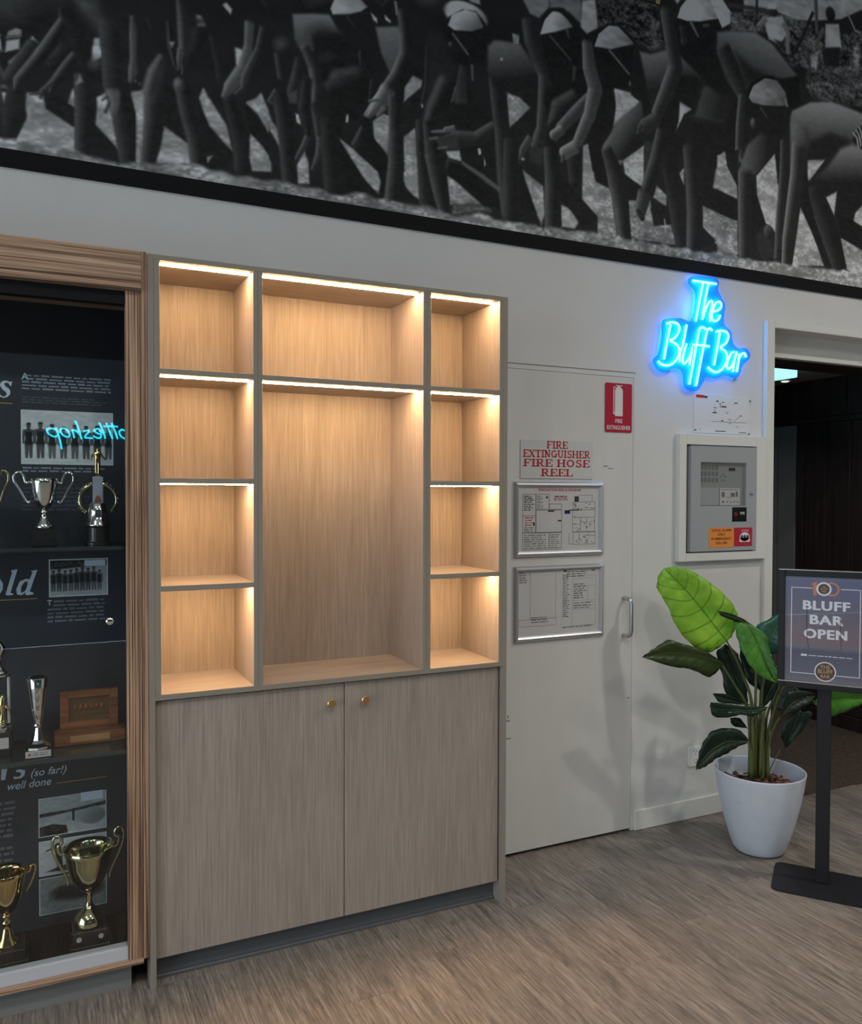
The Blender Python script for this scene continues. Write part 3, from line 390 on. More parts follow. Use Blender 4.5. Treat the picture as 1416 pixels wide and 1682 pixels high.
MU, STRIP = json.loads('''[[["P",42,[[-409,3148],[-230,3194],[-282,3167],[-331,3158],[-378,3149],[-400,3109],[-410,3079]],40,0],["E",52,30,-340,3124,76,66,24],["G",62,36,[-164,3175],[-83,3174],[[-187,3205],[-117,3223],[-83,3159],[-56,3130],[-111,3102],[-141,3149],[-171,3177]],24,0],["P",92,[[-386,3050],[-363,3066],[-349,3063],[-349,3042],[-391,3026]],4,0],["P",60,[[-391,3035],[-349,3049],[-349,3041],[-391,3027]],4,0],["P",112,[[-391,3019],[-354,3033],[-355,3002],[-395,2982]],4,0],["P",120,[[-317,3051],[-299,3034],[-328,2999],[-332,3004]],5,0],["P",100,[[-386,2953],[-363,2979],[-359,2966],[-383,2945]],5,0],["P",102,[[-333,2865],[-288,2867],[-278,2825],[-190,2778],[-191,2688],[-375,2683],[-365,2723],[-343,2780]],6,1],["P",102,[[-411,2854],[-391,2851],[-406,2792],[-412,2697]],6,1],["P",102,[[-196,2906],[-186,2883],[-190,2843],[-211,2856]],6,1],["P",118,[[-128,3089],[-112,3094],[-102,3035],[-135,3006],[-140,3016]],6,1],["P",102,[[-122,2896],[-88,2918],[-81,2868],[-68,2816],[-56,2734],[-126,2801]],6,1],["P",102,[[-11,2927],[21,2945],[37,2911],[36,2684],[5,2708],[3,2867]],6,1],["L",60,34,[[-392,2889,20],[-364,2933,24],[-316,3021,20]],5],["L",110,60,[[-411,2874,6],[-394,2869,6]],5],["L",60,30,[[-258,2975,41],[-231,3009,38]],20],["L",85,30,[[-229,3161,7],[-221,3125,16],[-257,3053,21],[-306,2971,20],[-355,2901,17],[-367,2863,7]],5],["L",46,31,[[-367,2859,25],[-371,2792,38],[-391,2701,22]],5],["L",80,30,[[-188,3019,14],[-219,2969,16],[-255,2908,14],[-262,2882,6]],5],["L",80,40,[[-258,2914,8],[-288,2880,7],[-294,2857,5]],5],["L",75,40,[[-326,2861,3],[-291,2872,5]],5],["P",31,[[-278,2864],[-258,2886],[-213,2856],[-186,2844],[-187,2779],[-275,2826]],5,0],["L",38,30,[[-217,3162,21],[-185,3099,28],[-155,2998,25]],12],["L",62,30,[[-166,2952,26],[-156,2871,35],[-167,2699,25]],5],["P",100,[[-174,2958],[-166,2938],[-186,2923]],8,0],["P",31,[[-132,2996],[-97,3032],[-91,2921],[-125,2896],[-142,2899],[-142,2986]],5,0],["E",62,33,-118,2999,25,22,12],["P",30,[[-129,2804],[-85,2762],[-54,2727],[-109,2719],[-140,2722]],6,0],["L",60,30,[[-69,3134,47],[-63,3018,43],[-63,2945,40],[-36,2848,40],[-23,2703,29]],5],["P",33,[[-48,3205],[-10,3177],[-18,2955],[-50,2941],[-42,3096]],20,0],["L",95,60,[[-70,2922,22],[-64,2887,14],[-71,2849,8]],8],["L",70,45,[[-88,2904,5],[-105,2889,4]],5],["L",60,40,[[-84,2882,5],[-95,2851,5]],5],["L",92,50,[[-8,3193,5],[-5,3142,12],[-5,3046,10],[-6,3009,15],[-14,2970,6]],5],["L",110,60,[[0,2975,5],[3,2974,3]],5],["L",100,60,[[15,2969,5],[17,2968,3]],5],["P",102,[[-12,2936],[24,2948],[33,2922],[37,2867],[17,2689],[2,2702],[6,2861]],6,1],["P",102,[[94,2841],[180,2791],[184,2726],[63,2705],[82,2761]],6,1],["P",102,[[229,2999],[245,2974],[310,2885],[331,2797],[293,2820],[245,2872],[215,2964]],6,1],["P",125,[[342,3168],[361,3168],[377,3152],[356,3097],[346,3111]],6,1],["P",102,[[383,2982],[415,3001],[434,3024],[463,2969],[463,2889],[424,2944]],6,1],["P",102,[[398,2868],[463,2804],[463,2749],[402,2739],[391,2812]],6,1],["P",140,[[299,3310],[311,3319],[330,3301],[326,3284],[311,3297]],6,0],["L",98,40,[[91,3078,12],[68,3017,24],[48,2941,24],[39,2888,12]],12],["L",72,30,[[67,2913,38],[59,2832,34],[40,2701,26]],8],["P",30,[[95,2999],[173,2935],[184,2795],[94,2843]],8,0],["L",95,36,[[150,3284,11],[162,3215,20],[166,3127,20],[154,3068,16]],8],["L",85,50,[[154,3116,12],[142,3049,6]],5],["L",80,50,[[157,3061,3],[157,3033,2]],5],["L",75,30,[[113,3203,7],[120,3125,12],[134,3056,6]],5],["P",110,[[115,3135],[130,3137],[122,3117]],6,0],["P",80,[[206,3250],[222,3250],[238,3221],[210,3214]],8,2],["L",50,30,[[222,3189,29],[205,3132,20]],20],["L",55,35,[[258,3189,6],[278,3096,6],[286,3048,9]],8],["L",75,30,[[157,2992,26],[177,2895,28],[204,2819,33],[212,2719,29]],8],["E",95,50,145,2994,15,20,8],["P",30,[[213,2943],[253,2869],[335,2790],[310,2736],[248,2717],[228,2783]],6,0],["P",105,[[242,2759],[259,2766],[244,2741]],6,0],["L",100,55,[[394,3266,17],[390,3188,15],[373,3101,25],[323,3024,21],[302,2986,9]],6],["L",85,40,[[441,3263,8],[424,3183,9],[377,3068,14],[369,3029,8],[344,3003,5]],6],["L",52,30,[[319,2973,21],[339,2919,27],[364,2828,32],[368,2737,30]],6],["P",30,[[377,2977],[424,2944],[463,2876],[463,2813],[394,2876]],6,0],["L",70,40,[[437,3366,3],[454,3345,3]],5],["L",60,40,[[38,3200,2],[53,3168,2]],5],["P",102,[[382,2976],[418,2997],[437,3023],[455,2978],[478,2928],[501,2906],[510,2835],[455,2919],[418,2957]],6,1],["P",102,[[398,2868],[441,2832],[473,2779],[473,2747],[404,2740],[393,2787]],6,1],["P",150,[[566,2977],[576,2975],[585,2940],[571,2947]],4,0],["P",102,[[599,2847],[614,2803],[618,2726],[575,2719],[571,2787]],6,1],["P",150,[[765,3012],[774,3017],[770,2985],[763,2984]],4,0],["P",102,[[738,2916],[800,2883],[897,2819],[908,2768],[882,2740],[831,2789]],6,1],["P",102,[[876,3011],[918,3047],[947,3039],[948,2890],[918,2942],[882,2955]],6,1],["G",92,60,[604,3364],[633,3266],[[555,3340],[633,3364],[696,3375],[730,3326],[745,3311],[652,3303],[633,3266],[638,3226],[585,3214],[562,3249]],8,0],["E",44,30,696,3276,76,51,24],["P",30,[[633,3280],[740,3305],[830,3280],[876,3196],[701,3102],[652,3128]],16,0],["E",48,30,696,3202,25,18,24],["P",31,[[553,3396],[701,3434],[696,3378],[557,3347]],12,0],["E",50,32,662,3406,40,18,24],["L",105,34,[[604,3227,19],[638,3162,24],[647,3099,23],[643,3029,19]],8],["L",75,34,[[638,3028,19],[652,2962,18],[657,2903,13]],6],["L",80,45,[[659,2904,11],[652,2842,10],[630,2783,5]],5],["L",82,40,[[623,2934,10],[599,2865,12],[561,2797,6]],5],["L",55,30,[[609,3114,21],[599,2998,24],[614,2918,14]],8],["E",68,33,520,3212,29,27,20],["L",65,34,[[576,3184,9],[571,3110,23],[552,3052,19]],8],["P",55,[[531,3043],[571,3065],[571,3015],[538,3013]],8,0],["L",80,45,[[492,3183,6],[506,3096,7]],8],["L",95,50,[[489,3048,5],[464,3002,4],[478,2996,4]],5],["L",60,30,[[506,3033,28],[524,2937,33],[533,2826,28],[542,2727,29]],6],["L",66,30,[[701,3092,29],[750,3126,54],[815,3163,40]],16],["P",29,[[696,3073],[861,3173],[856,3087],[800,2991],[765,3017],[740,2919],[701,2949]],12,0],["L",52,29,[[691,2970,29],[701,2856,34],[716,2714,39]],8],["P",28,[[735,2909],[831,2789],[892,2737],[800,2704],[750,2719]],6,0],["P",28,[[825,2944],[882,2955],[918,2928],[939,2850],[934,2734],[902,2744],[897,2810],[800,2883]],6,0],["L",70,35,[[835,2970,16],[800,2906,13]],6],["P",30,[[841,3023],[876,3034],[876,2954],[820,2934]],8,0],["L",120,60,[[943,3144,25],[902,3087,30],[846,3028,9]],5],["L",110,60,[[902,3101,7],[861,3084,4]],5],["L",100,60,[[923,3072,8],[892,3038,5]],5],["L",60,34,[[871,3166,7],[861,3084,5]],6],["G",140,100,[711,3427],[840,3418],[[718,3439],[820,3465],[850,3442],[825,3419],[775,3396],[711,3379],[702,3398]],5,3],["L",75,45,[[765,3386,3],[800,3352,2]],5],["L",70,45,[[820,3268,4],[820,3212,2]],5],["P",140,[[866,3422],[889,3407],[891,3391],[876,3399]],5,0],["P",140,[[922,3429],[947,3412],[947,3405],[927,3412]],5,0],["G",85,60,[914,3383],[960,3234],[[885,3373],[981,3399],[1001,3334],[960,3202],[940,3219],[908,3281]],8,0],["P",102,[[1043,3223],[1084,3213],[1080,3184],[1005,3112],[1008,3169]],6,1],["P",102,[[874,3008],[937,3042],[961,3030],[952,2868],[932,2896],[880,2945]],6,1],["P",102,[[1005,2974],[1053,3016],[1068,2877],[1072,2741],[1021,2760],[1003,2811]],6,1],["P",102,[[845,2849],[891,2820],[906,2779],[897,2735],[845,2780]],6,1],["P",125,[[1191,2951],[1251,2964],[1267,2923],[1203,2928]],6,1],["P",102,[[1197,2852],[1280,2829],[1357,2791],[1351,2762],[1210,2740]],6,1],["P",62,[[1223,2748],[1318,2768],[1397,2746],[1223,2703]],20,1],["L",95,32,[[998,3457,23],[1013,3375,26],[1013,3300,26],[978,3216,26],[931,3142,24]],6],["L",120,55,[[931,3142,28],[902,3083,28],[857,3026,9]],5],["L",110,60,[[897,3098,8],[862,3083,4]],5],["L",95,60,[[920,3070,9],[894,3033,4]],5],["P",30,[[1019,3274],[1116,3269],[1104,3211],[1043,3225],[978,3131],[966,3160]],12,0],["L",80,40,[[955,3115,17],[955,2992,15],[943,2898,11]],8],["P",30,[[978,3157],[1005,3168],[996,2999],[967,2999]],8,0],["P",32,[[1098,3210],[1098,3112],[1008,2991],[978,3001],[1002,3103],[1080,3179]],8,0],["L",75,30,[[970,2968,28],[973,2860,35],[958,2723,35]],6],["P",30,[[997,2794],[1069,2730],[991,2728]],6,0],["P",36,[[1103,3429],[1227,3404],[1252,3310],[1202,3233],[1104,3168]],16,0],["L",60,33,[[1106,3354,6],[1104,3200,9],[1086,3115,8]],6],["P",130,[[1080,3116],[1089,3115],[1085,3104]],4,0],["L",75,30,[[1196,3220,42],[1141,3110,35],[1110,3032,23]],16],["P",30,[[1178,3200],[1253,3243],[1317,3201],[1324,3068],[1178,3062],[1129,3063]],12,0],["L",60,30,[[1080,3043,23],[1080,2934,23],[1105,2730,32]],6],["L",78,30,[[1104,3047,17],[1141,2917,44],[1167,2783,35],[1185,2709,27]],6],["L",60,40,[[1265,3307,12],[1259,3217,24],[1259,3167,30]],8],["L",75,50,[[1240,3218,7],[1218,3156,5]],5],["P",30,[[1240,3152],[1323,3169],[1461,3088],[1463,2831],[1260,2927]],8,0],["L",90,34,[[1204,2900,24],[1299,2872,30],[1456,2818,25]],6],["P",28,[[1204,2912],[1267,2911],[1449,2817],[1443,2753],[1364,2758],[1204,2856]],6,0],["L",95,60,[[1267,2917,7],[1363,2877,9],[1463,2825,9]],5],["L",80,34,[[1415,3091,25],[1330,3024,30],[1254,3015,30],[1203,2995,24]],6],["P",45,[[1141,3000],[1241,3029],[1254,2971],[1166,2955]],8,0],["L",120,70,[[1184,3030,6],[1129,3017,4]],5],["L",110,60,[[1228,3049,13],[1191,3037,11]],4],["L",95,60,[[1197,2966,5],[1157,2956,4]],5],["L",90,60,[[1154,2996,6],[1120,2987,5]],5],["P",140,[[1338,2989],[1350,2988],[1353,2969],[1343,2964]],4,0],["P",120,[[1366,2960],[1376,2930],[1370,2921]],4,0],["P",120,[[1440,3027],[1452,2995],[1445,3005]],4,0],["G",88,34,[1433,3441],[1434,3282],[[1393,3443],[1501,3452],[1502,3320],[1487,3242],[1408,3209],[1387,3329]],12,0],["L",70,32,[[1420,3280,31],[1434,3169,31],[1448,3086,31],[1469,2889,38],[1490,2743,38]],8],["P",30,[[1177,3436],[1202,3332],[1265,3313],[1394,3342],[1406,3446],[1380,3485]],12,0],["E",150,90,1280,3517,99,53,5],["P",30,[[1183,3449],[1202,3492],[1264,3538],[1328,3545],[1374,3506],[1393,3426],[1367,3460],[1341,3521],[1277,3530],[1226,3503],[1202,3464]],5,0],["G",140,85,[1233,3505],[1328,3462],[[1199,3458],[1217,3504],[1277,3541],[1328,3540],[1361,3492],[1309,3460],[1227,3445]],5,3],["P",30,[[1227,3437],[1303,3453],[1361,3486],[1387,3385],[1303,3349],[1252,3354]],8,0],["L",110,70,[[1220,3430,4],[1290,3363,4]],4],["L",90,60,[[1310,3323,5],[1313,3262,4]],4],["E",80,36,1211,3381,10,11,6],["L",120,80,[[969,3493,5],[975,3446,5]],5],["E",62,36,1127,3533,51,33,24],["L",60,40,[[879,3480,3],[913,3462,3],[937,3495,3]],5],["P",110,[[1289,3586],[1341,3599],[1347,3578],[1302,3578]],6,3],["G",78,32,[1467,3440],[1510,3305],[[1384,3420],[1425,3448],[1538,3462],[1618,3383],[1633,3307],[1582,3211],[1482,3251],[1412,3260],[1384,3313]],12,0],["E",170,100,1450,3377,6,5,4],["P",102,[[1475,3246],[1539,3238],[1590,3206],[1490,3101]],6,1],["P",110,[[1502,3496],[1534,3498],[1531,3461],[1506,3455]],6,1],["P",102,[[1555,2937],[1657,2886],[1666,2770],[1651,2718],[1585,2838]],6,1],["P",102,[[1751,2820],[1793,2814],[1843,2758],[1824,2730],[1756,2727]],6,1],["P",102,[[1864,3097],[1891,3108],[1915,2998],[2011,2931],[2036,2812],[1973,2777],[1862,2862]],6,1],["P",118,[[2031,3379],[2144,3383],[2145,3331],[2040,3252],[2044,3330]],6,1],["P",110,[[2087,3073],[2147,3116],[2148,2999],[2100,3010]],6,1],["P",102,[[2117,2895],[2149,2900],[2151,2710],[2127,2733]],6,1],["P",32,[[1490,3101],[1619,3218],[1634,3123],[1562,3017],[1548,2936],[1470,2922],[1476,3044]],8,0],["P",90,[[1551,3653],[1682,3687],[1682,3650],[1631,3594],[1587,3602]],8,3],["P",75,[[1682,3687],[1847,3730],[1856,3619],[1787,3658],[1689,3652]],8,3],["P",112,[[1855,3725],[1925,3750],[1941,3633],[1895,3578],[1848,3604]],8,3],["P",48,[[1925,3750],[2140,3805],[2142,3624],[2053,3667],[1949,3635]],12,2],["L",80,34,[[1587,3559,40],[1602,3484,41],[1639,3413,41],[1669,3339,31]],8],["L",82,36,[[1665,3339,34],[1659,3220,31],[1648,3126,26],[1627,3054,33]],6],["P",42,[[1583,3034],[1656,3047],[1649,2972],[1591,2980]],8,0],["L",85,45,[[1590,3078,17],[1555,3022,17],[1537,2964,8]],6],["E",150,90,1557,2983,7,5,4],["P",29,[[1639,3523],[1848,3604],[1888,3475],[1889,3336],[1789,3290],[1691,3344]],12,0],["P",28,[[1677,3316],[1889,3336],[1790,3215],[1693,3146],[1655,3250]],12,0],["L",72,30,[[1820,3297,35],[1744,3231,48],[1707,3162,27]],12],["P",29,[[1693,3159],[1897,3300],[1852,3101],[1791,3027],[1679,3038]],12,0],["L",60,30,[[1497,3036,36],[1498,2885,40],[1499,2733,38]],6],["P",29,[[1540,2983],[1555,2925],[1629,2764],[1542,2739]],6,0],["L",75,29,[[1693,3041,34],[1709,2920,43],[1707,2726,40]],6],["P",29,[[1731,2954],[1792,2914],[1965,2782],[1855,2741],[1832,2782],[1755,2833]],6,0],["L",55,30,[[1814,3063,42],[1823,2938,32]],8],["L",92,45,[[1889,3311,21],[1820,3228,29],[1745,3150,24]],6],["L",120,50,[[1753,3145,21],[1712,3113,23]],5],["P",28,[[1911,3537],[2142,3591],[2129,3406],[2023,3377],[2040,3316],[2024,3230],[2001,3161],[2011,2931],[1931,2950],[1891,3121],[1913,3240],[1943,3437]],8,0],["L",108,50,[[1883,3544,27],[1896,3439,36],[1928,3357,39],[1898,3237,32],[1837,3111,25]],6],["L",120,60,[[1822,3083,29],[1768,3048,28]],5],["L",80,45,[[1761,3035,10],[1754,3008,7]],5],["G",140,85,[1667,3610],[1787,3577],[[1635,3525],[1646,3574],[1689,3634],[1726,3649],[1787,3621],[1810,3601],[1720,3558]],5,3],["L",40,28,[[1631,3527,7],[1653,3600,10],[1697,3651,10],[1756,3657,11],[1817,3609,15],[1879,3574,11],[1926,3611,7]],5],["L",110,70,[[1689,3655,4],[1734,3669,4]],4],["L",90,55,[[1686,3534,5],[1796,3454,3]],4],["L",85,50,[[1776,3581,6],[1787,3546,3]],4],["L",75,45,[[1819,3428,8],[1812,3370,4]],6],["G",125,80,[1926,3623],[2118,3592],[[1919,3542],[1942,3602],[1989,3651],[2037,3666],[2102,3640],[2139,3604],[2013,3552]],5,3],["L",36,26,[[1915,3545,7],[1934,3606,9],[1997,3658,6],[2053,3667,6],[2142,3617,9]],5],["L",110,70,[[2002,3546,5],[2116,3462,4]],4],["E",110,60,2127,3422,12,14,5],["G",78,32,[2025,3197],[2138,3271],[[2145,3331],[2057,3249],[2017,3183],[1970,3116],[1970,3072],[2018,3016],[2083,3059],[2147,3116]],8,0],["L",80,30,[[1994,3095,26],[2035,3006,40],[2060,2880,45],[2078,2727,40]],6],["P",29,[[2083,3014],[2148,2999],[2149,2900],[2109,2901]],6,0],["P",46,[[1938,3753],[2279,3841],[2290,3698],[2328,3627],[2235,3591],[2170,3605],[2079,3669],[1991,3668],[1939,3635]],8,2],["L",95,60,[[2187,3781,4],[2252,3740,5],[2266,3671,6]],4],["L",55,40,[[1981,3764,5],[1995,3669,4]],5],["P",120,[[2033,3382],[2118,3378],[2173,3354],[2155,3307],[2030,3218],[2043,3299]],6,1],["P",115,[[2085,3072],[2202,3161],[2204,2969],[2149,2982],[2094,3016]],6,1],["P",102,[[2279,2989],[2336,2954],[2336,2902],[2260,2934]],6,1],["P",110,[[2411,3069],[2440,3097],[2441,3022]],6,1],["P",125,[[2412,3407],[2485,3381],[2437,3349],[2380,3242],[2408,3314]],6,1],["P",105,[[2633,3122],[2678,3221],[2709,3219],[2700,3126],[2773,3053],[2774,3015],[2619,3036]],6,1],["P",95,[[2550,2942],[2776,2899],[2788,2738],[2643,2773],[2561,2838]],6,1],["P",80,[[2123,2898],[2242,2917],[2262,2803],[2366,2825],[2396,2733],[2133,2727]],6,1],["P",95,[[1945,2941],[2015,2924],[2052,2723],[1947,2659]],6,1],["P",30,[[2180,3578],[2235,3584],[2209,3419],[2256,3313],[2201,3287],[2173,3354],[2127,3373],[2117,3457]],8,0],["G",88,34,[2244,3593],[2302,3439],[[2175,3577],[2235,3580],[2338,3626],[2424,3613],[2492,3599],[2572,3534],[2495,3383],[2417,3404],[2378,3455],[2321,3443],[2256,3327],[2218,3421]],12,0],["P",29,[[2358,3517],[2513,3543],[2533,3488],[2495,3383],[2407,3402],[2390,3236],[2343,3124],[2285,3224],[2303,3337]],12,0],["G",78,30,[2056,3245],[2147,3176],[[2182,3356],[2201,3287],[2183,3219],[2202,3165],[2085,3072],[1996,3056],[1970,3094],[2013,3151],[2039,3234]],8,0],["L",82,29,[[1996,3098,32],[2041,3000,47],[2078,2863,42],[2097,2729,37]],6],["P",29,[[2094,3009],[2204,2969],[2150,2903],[2114,2904]],6,0],["P",42,[[2202,3179],[2267,3191],[2241,2990],[2204,2984]],8,0],["L",92,36,[[2336,3790,46],[2356,3678,41],[2386,3553,41],[2340,3447,41],[2275,3317,30]],6],["L",75,36,[[2275,3295,33],[2211,3246,37]],6],["L",70,40,[[2183,3248,13],[2165,3208,8]],5],["L",75,30,[[2304,3235,32],[2277,3113,37],[2223,2972,33]],6],["L",82,38,[[2205,2933,38],[2187,2865,33]],6],["L",50,32,[[2169,2862,10],[2196,2830,16]],5],["P",30,[[2251,2918],[2346,2904],[2366,2825],[2271,2804],[2242,2873]],8,0],["L",150,90,[[2327,2842,3],[2336,2784,4]],4],["P",29,[[2485,3373],[2457,3249],[2401,3090],[2441,2993],[2454,2733],[2396,2733],[2355,2905],[2316,3024],[2343,3124],[2399,3245]],8,0],["L",55,30,[[2334,3064,22],[2384,2946,43],[2425,2744,34]],6],["G",60,34,[2514,3454],[2655,3407],[[2558,3508],[2695,3492],[2767,3491],[2781,3279],[2678,3237],[2595,3320],[2496,3331]],12,0],["P",29,[[2496,3331],[2686,3353],[2767,3491],[2784,3055],[2688,3223],[2638,3123],[2619,3029],[2774,2999],[2776,2899],[2560,2944],[2478,3148]],12,0],["L",74,29,[[2478,3185,45],[2499,3039,48],[2511,2891,50],[2503,2739,43]],6],["P",29,[[2551,2844],[2643,2788],[2623,2763],[2543,2737]],6,0],["L",50,33,[[2476,3342,9],[2585,3348,9],[2686,3357,7]],8],["P",30,[[2374,3763],[2649,3838],[2670,3790],[2590,3696],[2757,3505],[2654,3491],[2552,3537],[2424,3605]],12,0],["E",75,32,2438,3682,22,22,8],["L",70,36,[[2422,3745,17],[2433,3689,12]],8],["G",150,100,[2450,3855],[2629,3848],[[2393,3786],[2412,3838],[2450,3885],[2628,3931],[2659,3848],[2529,3801],[2451,3785]],5,3],["P",128,[[2587,3920],[2668,3941],[2730,3889],[2726,3842],[2670,3805],[2644,3844]],6,3],["L",110,70,[[2475,3784,10],[2520,3728,5]],4],["L",70,50,[[2549,3784,7],[2584,3796,7]],5],["P",120,[[2373,3865],[2411,3875],[2392,3848]],6,0],["P",112,[[2808,3977],[3664,4198],[3665,4146],[3490,4050],[3269,3987],[3126,3956],[2999,3969],[2809,3921]],8,3],["P",55,[[2722,3892],[2965,3952],[3138,3963],[3269,3978],[3344,3844],[3273,3743],[3142,3731],[2966,3855],[2724,3804]],12,2],["P",45,[[2700,3934],[2998,3977],[3126,3968],[2965,3952],[2701,3910]],8,0],["L",80,55,[[3303,4105,14],[3318,3940,12]],6],["L",40,30,[[3286,4033,10],[3199,3869,10],[3141,3780,8]],6],["L",50,35,[[2894,3999,10],[2895,3927,8]],5],["P",120,[[2954,3925],[3068,3962],[3115,3899],[3058,3819],[2978,3825],[2955,3877]],8,3],["L",115,80,[[2954,3917,16],[2909,3874,12]],5],["E",50,35,3004,3971,31,28,8],["P",130,[[2975,4000],[3021,4012],[3027,3984],[2964,3969]],6,3],["L",110,80,[[3080,3924,20],[3110,3889,14],[3111,3790,12]],6],["P",40,[[3012,3833],[3081,3833],[3082,3792]],8,0],["P",50,[[3342,3937],[3668,4024],[3676,3639],[3447,3627],[3273,3743]],16,2],["P",60,[[3249,3738],[3520,3815],[3671,3867],[3676,3639],[3373,3603],[3239,3618]],24,2],["P",122,[[3378,3997],[3478,4021],[3499,3905],[3380,3878]],8,3],["E",36,26,3414,4057,36,37,6],["P",34,[[3368,3867],[3486,3903],[3482,3798],[3370,3782]],8,0],["L",80,60,[[3366,3968,14],[3307,3869,10]],8],["P",120,[[3488,4152],[3664,4198],[3590,4144],[3514,4108]],6,3],["L",120,90,[[3540,4097,5],[3605,4017,6],[3644,4018,5]],4],["P",95,[[3272,3810],[3332,3850],[3321,3754],[3279,3753]],8,2],["P",98,[[3594,3936],[3646,3931],[3635,3824],[3596,3824]],12,2],["P",108,[[2646,3192],[2699,3217],[2711,3155],[2777,3070],[2778,3005],[2648,3033]],6,1],["P",112,[[2904,3139],[3027,3268],[3052,3123],[3071,3067],[3039,2880],[2969,2920],[2911,3042]],6,1],["P",118,[[3257,3279],[3391,3307],[3283,3186],[3259,3165]],6,1],["P",105,[[3213,3031],[3300,2916],[3389,2756],[3159,2728],[3191,2901]],6,1],["P",115,[[3395,3110],[3482,3158],[3465,3025]],6,1],["P",112,[[3625,3066],[3686,3120],[3689,2996],[3606,3011]],6,1],["P",100,[[3512,2919],[3691,2872],[3695,2720],[3566,2759]],6,1],["P",88,[[2650,2914],[2780,2900],[2783,2715],[2653,2698]],6,1],["G",95,42,[2877,3833],[2858,3602],[[2638,3776],[2724,3804],[2888,3836],[3001,3806],[3178,3689],[3084,3652],[2969,3647],[2858,3570],[2782,3506],[2706,3553],[2640,3674]],12,0],["P",34,[[2757,3709],[2879,3656],[2958,3645],[2858,3570],[2825,3595]],32,0],["P",28,[[3061,3647],[3190,3687],[3276,3583],[3145,3514],[3134,3462],[3075,3517]],8,0],["P",34,[[3190,3687],[3238,3651],[3288,3586],[3204,3552]],8,0],["L",85,34,[[2682,3707,47],[2737,3616,52],[2804,3518,38]],8],["L",90,36,[[2804,3502,23],[2790,3362,25],[2786,3257,23]],6],["L",95,50,[[2786,3241,25],[2765,3172,17],[2760,3115,11]],5],["L",100,60,[[2775,3215,11],[2831,3176,8]],4],["P",30,[[2826,3499],[3133,3529],[3134,3462],[3066,3349],[3021,3275],[2909,3148],[2820,3174],[2827,3418]],8,0],["G",70,32,[2840,3299],[2975,3283],[[2808,3204],[2840,3275],[2929,3356],[3066,3358],[3021,3275],[2909,3148],[2788,3120]],12,0],["P",30,[[2699,3217],[2786,3249],[2777,3070],[2711,3155]],8,0],["L",85,32,[[2831,3135,48],[2828,2972,43],[2832,2737,40]],6],["P",29,[[2865,3117],[2911,3042],[2969,2920],[2892,2843],[2881,2776]],6,0],["P",38,[[2914,2862],[3005,2875],[3029,2762],[2950,2727],[2921,2781]],6,0],["E",65,32,2993,2877,35,36,6],["P",28,[[2648,3033],[2778,3005],[2780,2900],[2650,2922]],6,0],["P",28,[[3032,3293],[3078,3343],[3076,3135],[3052,3123]],6,0],["G",105,70,[2880,3591],[3086,3552],[[2848,3511],[2869,3572],[2958,3632],[3038,3633],[3097,3588],[3110,3524],[3017,3505],[2938,3493],[2871,3492]],5,3],["L",32,24,[[2837,3521,10],[2869,3581,10],[2947,3634,8],[3015,3645,7]],5],["E",85,45,2878,3391,16,24,6],["L",75,45,[[2927,3479,6],[2973,3439,5]],4],["L",115,80,[[3098,3555,8],[3110,3524,7]],4],["G",100,36,[3349,3573],[3378,3356],[[3134,3471],[3146,3506],[3276,3575],[3423,3609],[3549,3605],[3676,3595],[3680,3428],[3579,3418],[3403,3309],[3281,3287],[3244,3349],[3149,3314],[3136,3396]],10,0],["P",32,[[3279,3372],[3426,3451],[3578,3436],[3503,3379],[3404,3305],[3263,3284]],24,0],["G",80,34,[3147,3398],[3280,3338],[[3135,3446],[3254,3452],[3268,3336],[3258,3207],[3139,3195],[3137,3329]],16,0],["L",75,34,[[3090,3337,24],[3086,3178,24],[3067,2967,26],[3058,2757,28]],6],["L",98,34,[[3196,3323,51],[3186,3195,48],[3154,3022,42],[3121,2849,34],[3112,2714,28]],6],["P",29,[[3245,3256],[3271,3167],[3285,3084],[3385,2988],[3388,2790],[3287,2931],[3213,3039]],8,0],["G",88,30,[3452,3369],[3481,3201],[[3404,3266],[3503,3379],[3591,3421],[3680,3411],[3686,3146],[3612,3064],[3600,3010],[3459,3016],[3482,3158],[3382,3108],[3284,3101],[3271,3167]],16,0],["L",62,29,[[3320,3132,51],[3384,3013,71],[3449,2893,68],[3502,2769,51]],6],["P",28,[[3484,3037],[3612,3021],[3689,2996],[3691,2872],[3512,2919]],6,0],["P",30,[[3591,3438],[3629,3507],[3677,3551],[3680,3402]],6,0],["L",150,100,[[3597,3483,5],[3630,3459,6],[3641,3412,5]],3],["L",150,100,[[3620,3503,5],[3648,3472,6],[3659,3424,5]],3],["L",150,100,[[3643,3523,5],[3666,3486,6],[3677,3437,5]],3],["L",150,100,[[3666,3544,5],[3684,3500,6],[3695,3449,5]],3]],[[-413,2689],[-306,2697],[-177,2690],[-43,2699],[36,2717],[158,2722],[373,2720],[555,2710],[746,2708],[948,2714],[1217,2701],[1505,2718],[1751,2725],[2014,2724],[2365,2732],[2747,2723],[3163,2726],[3694,2751]]]''')
D = 0.341      # wall plane

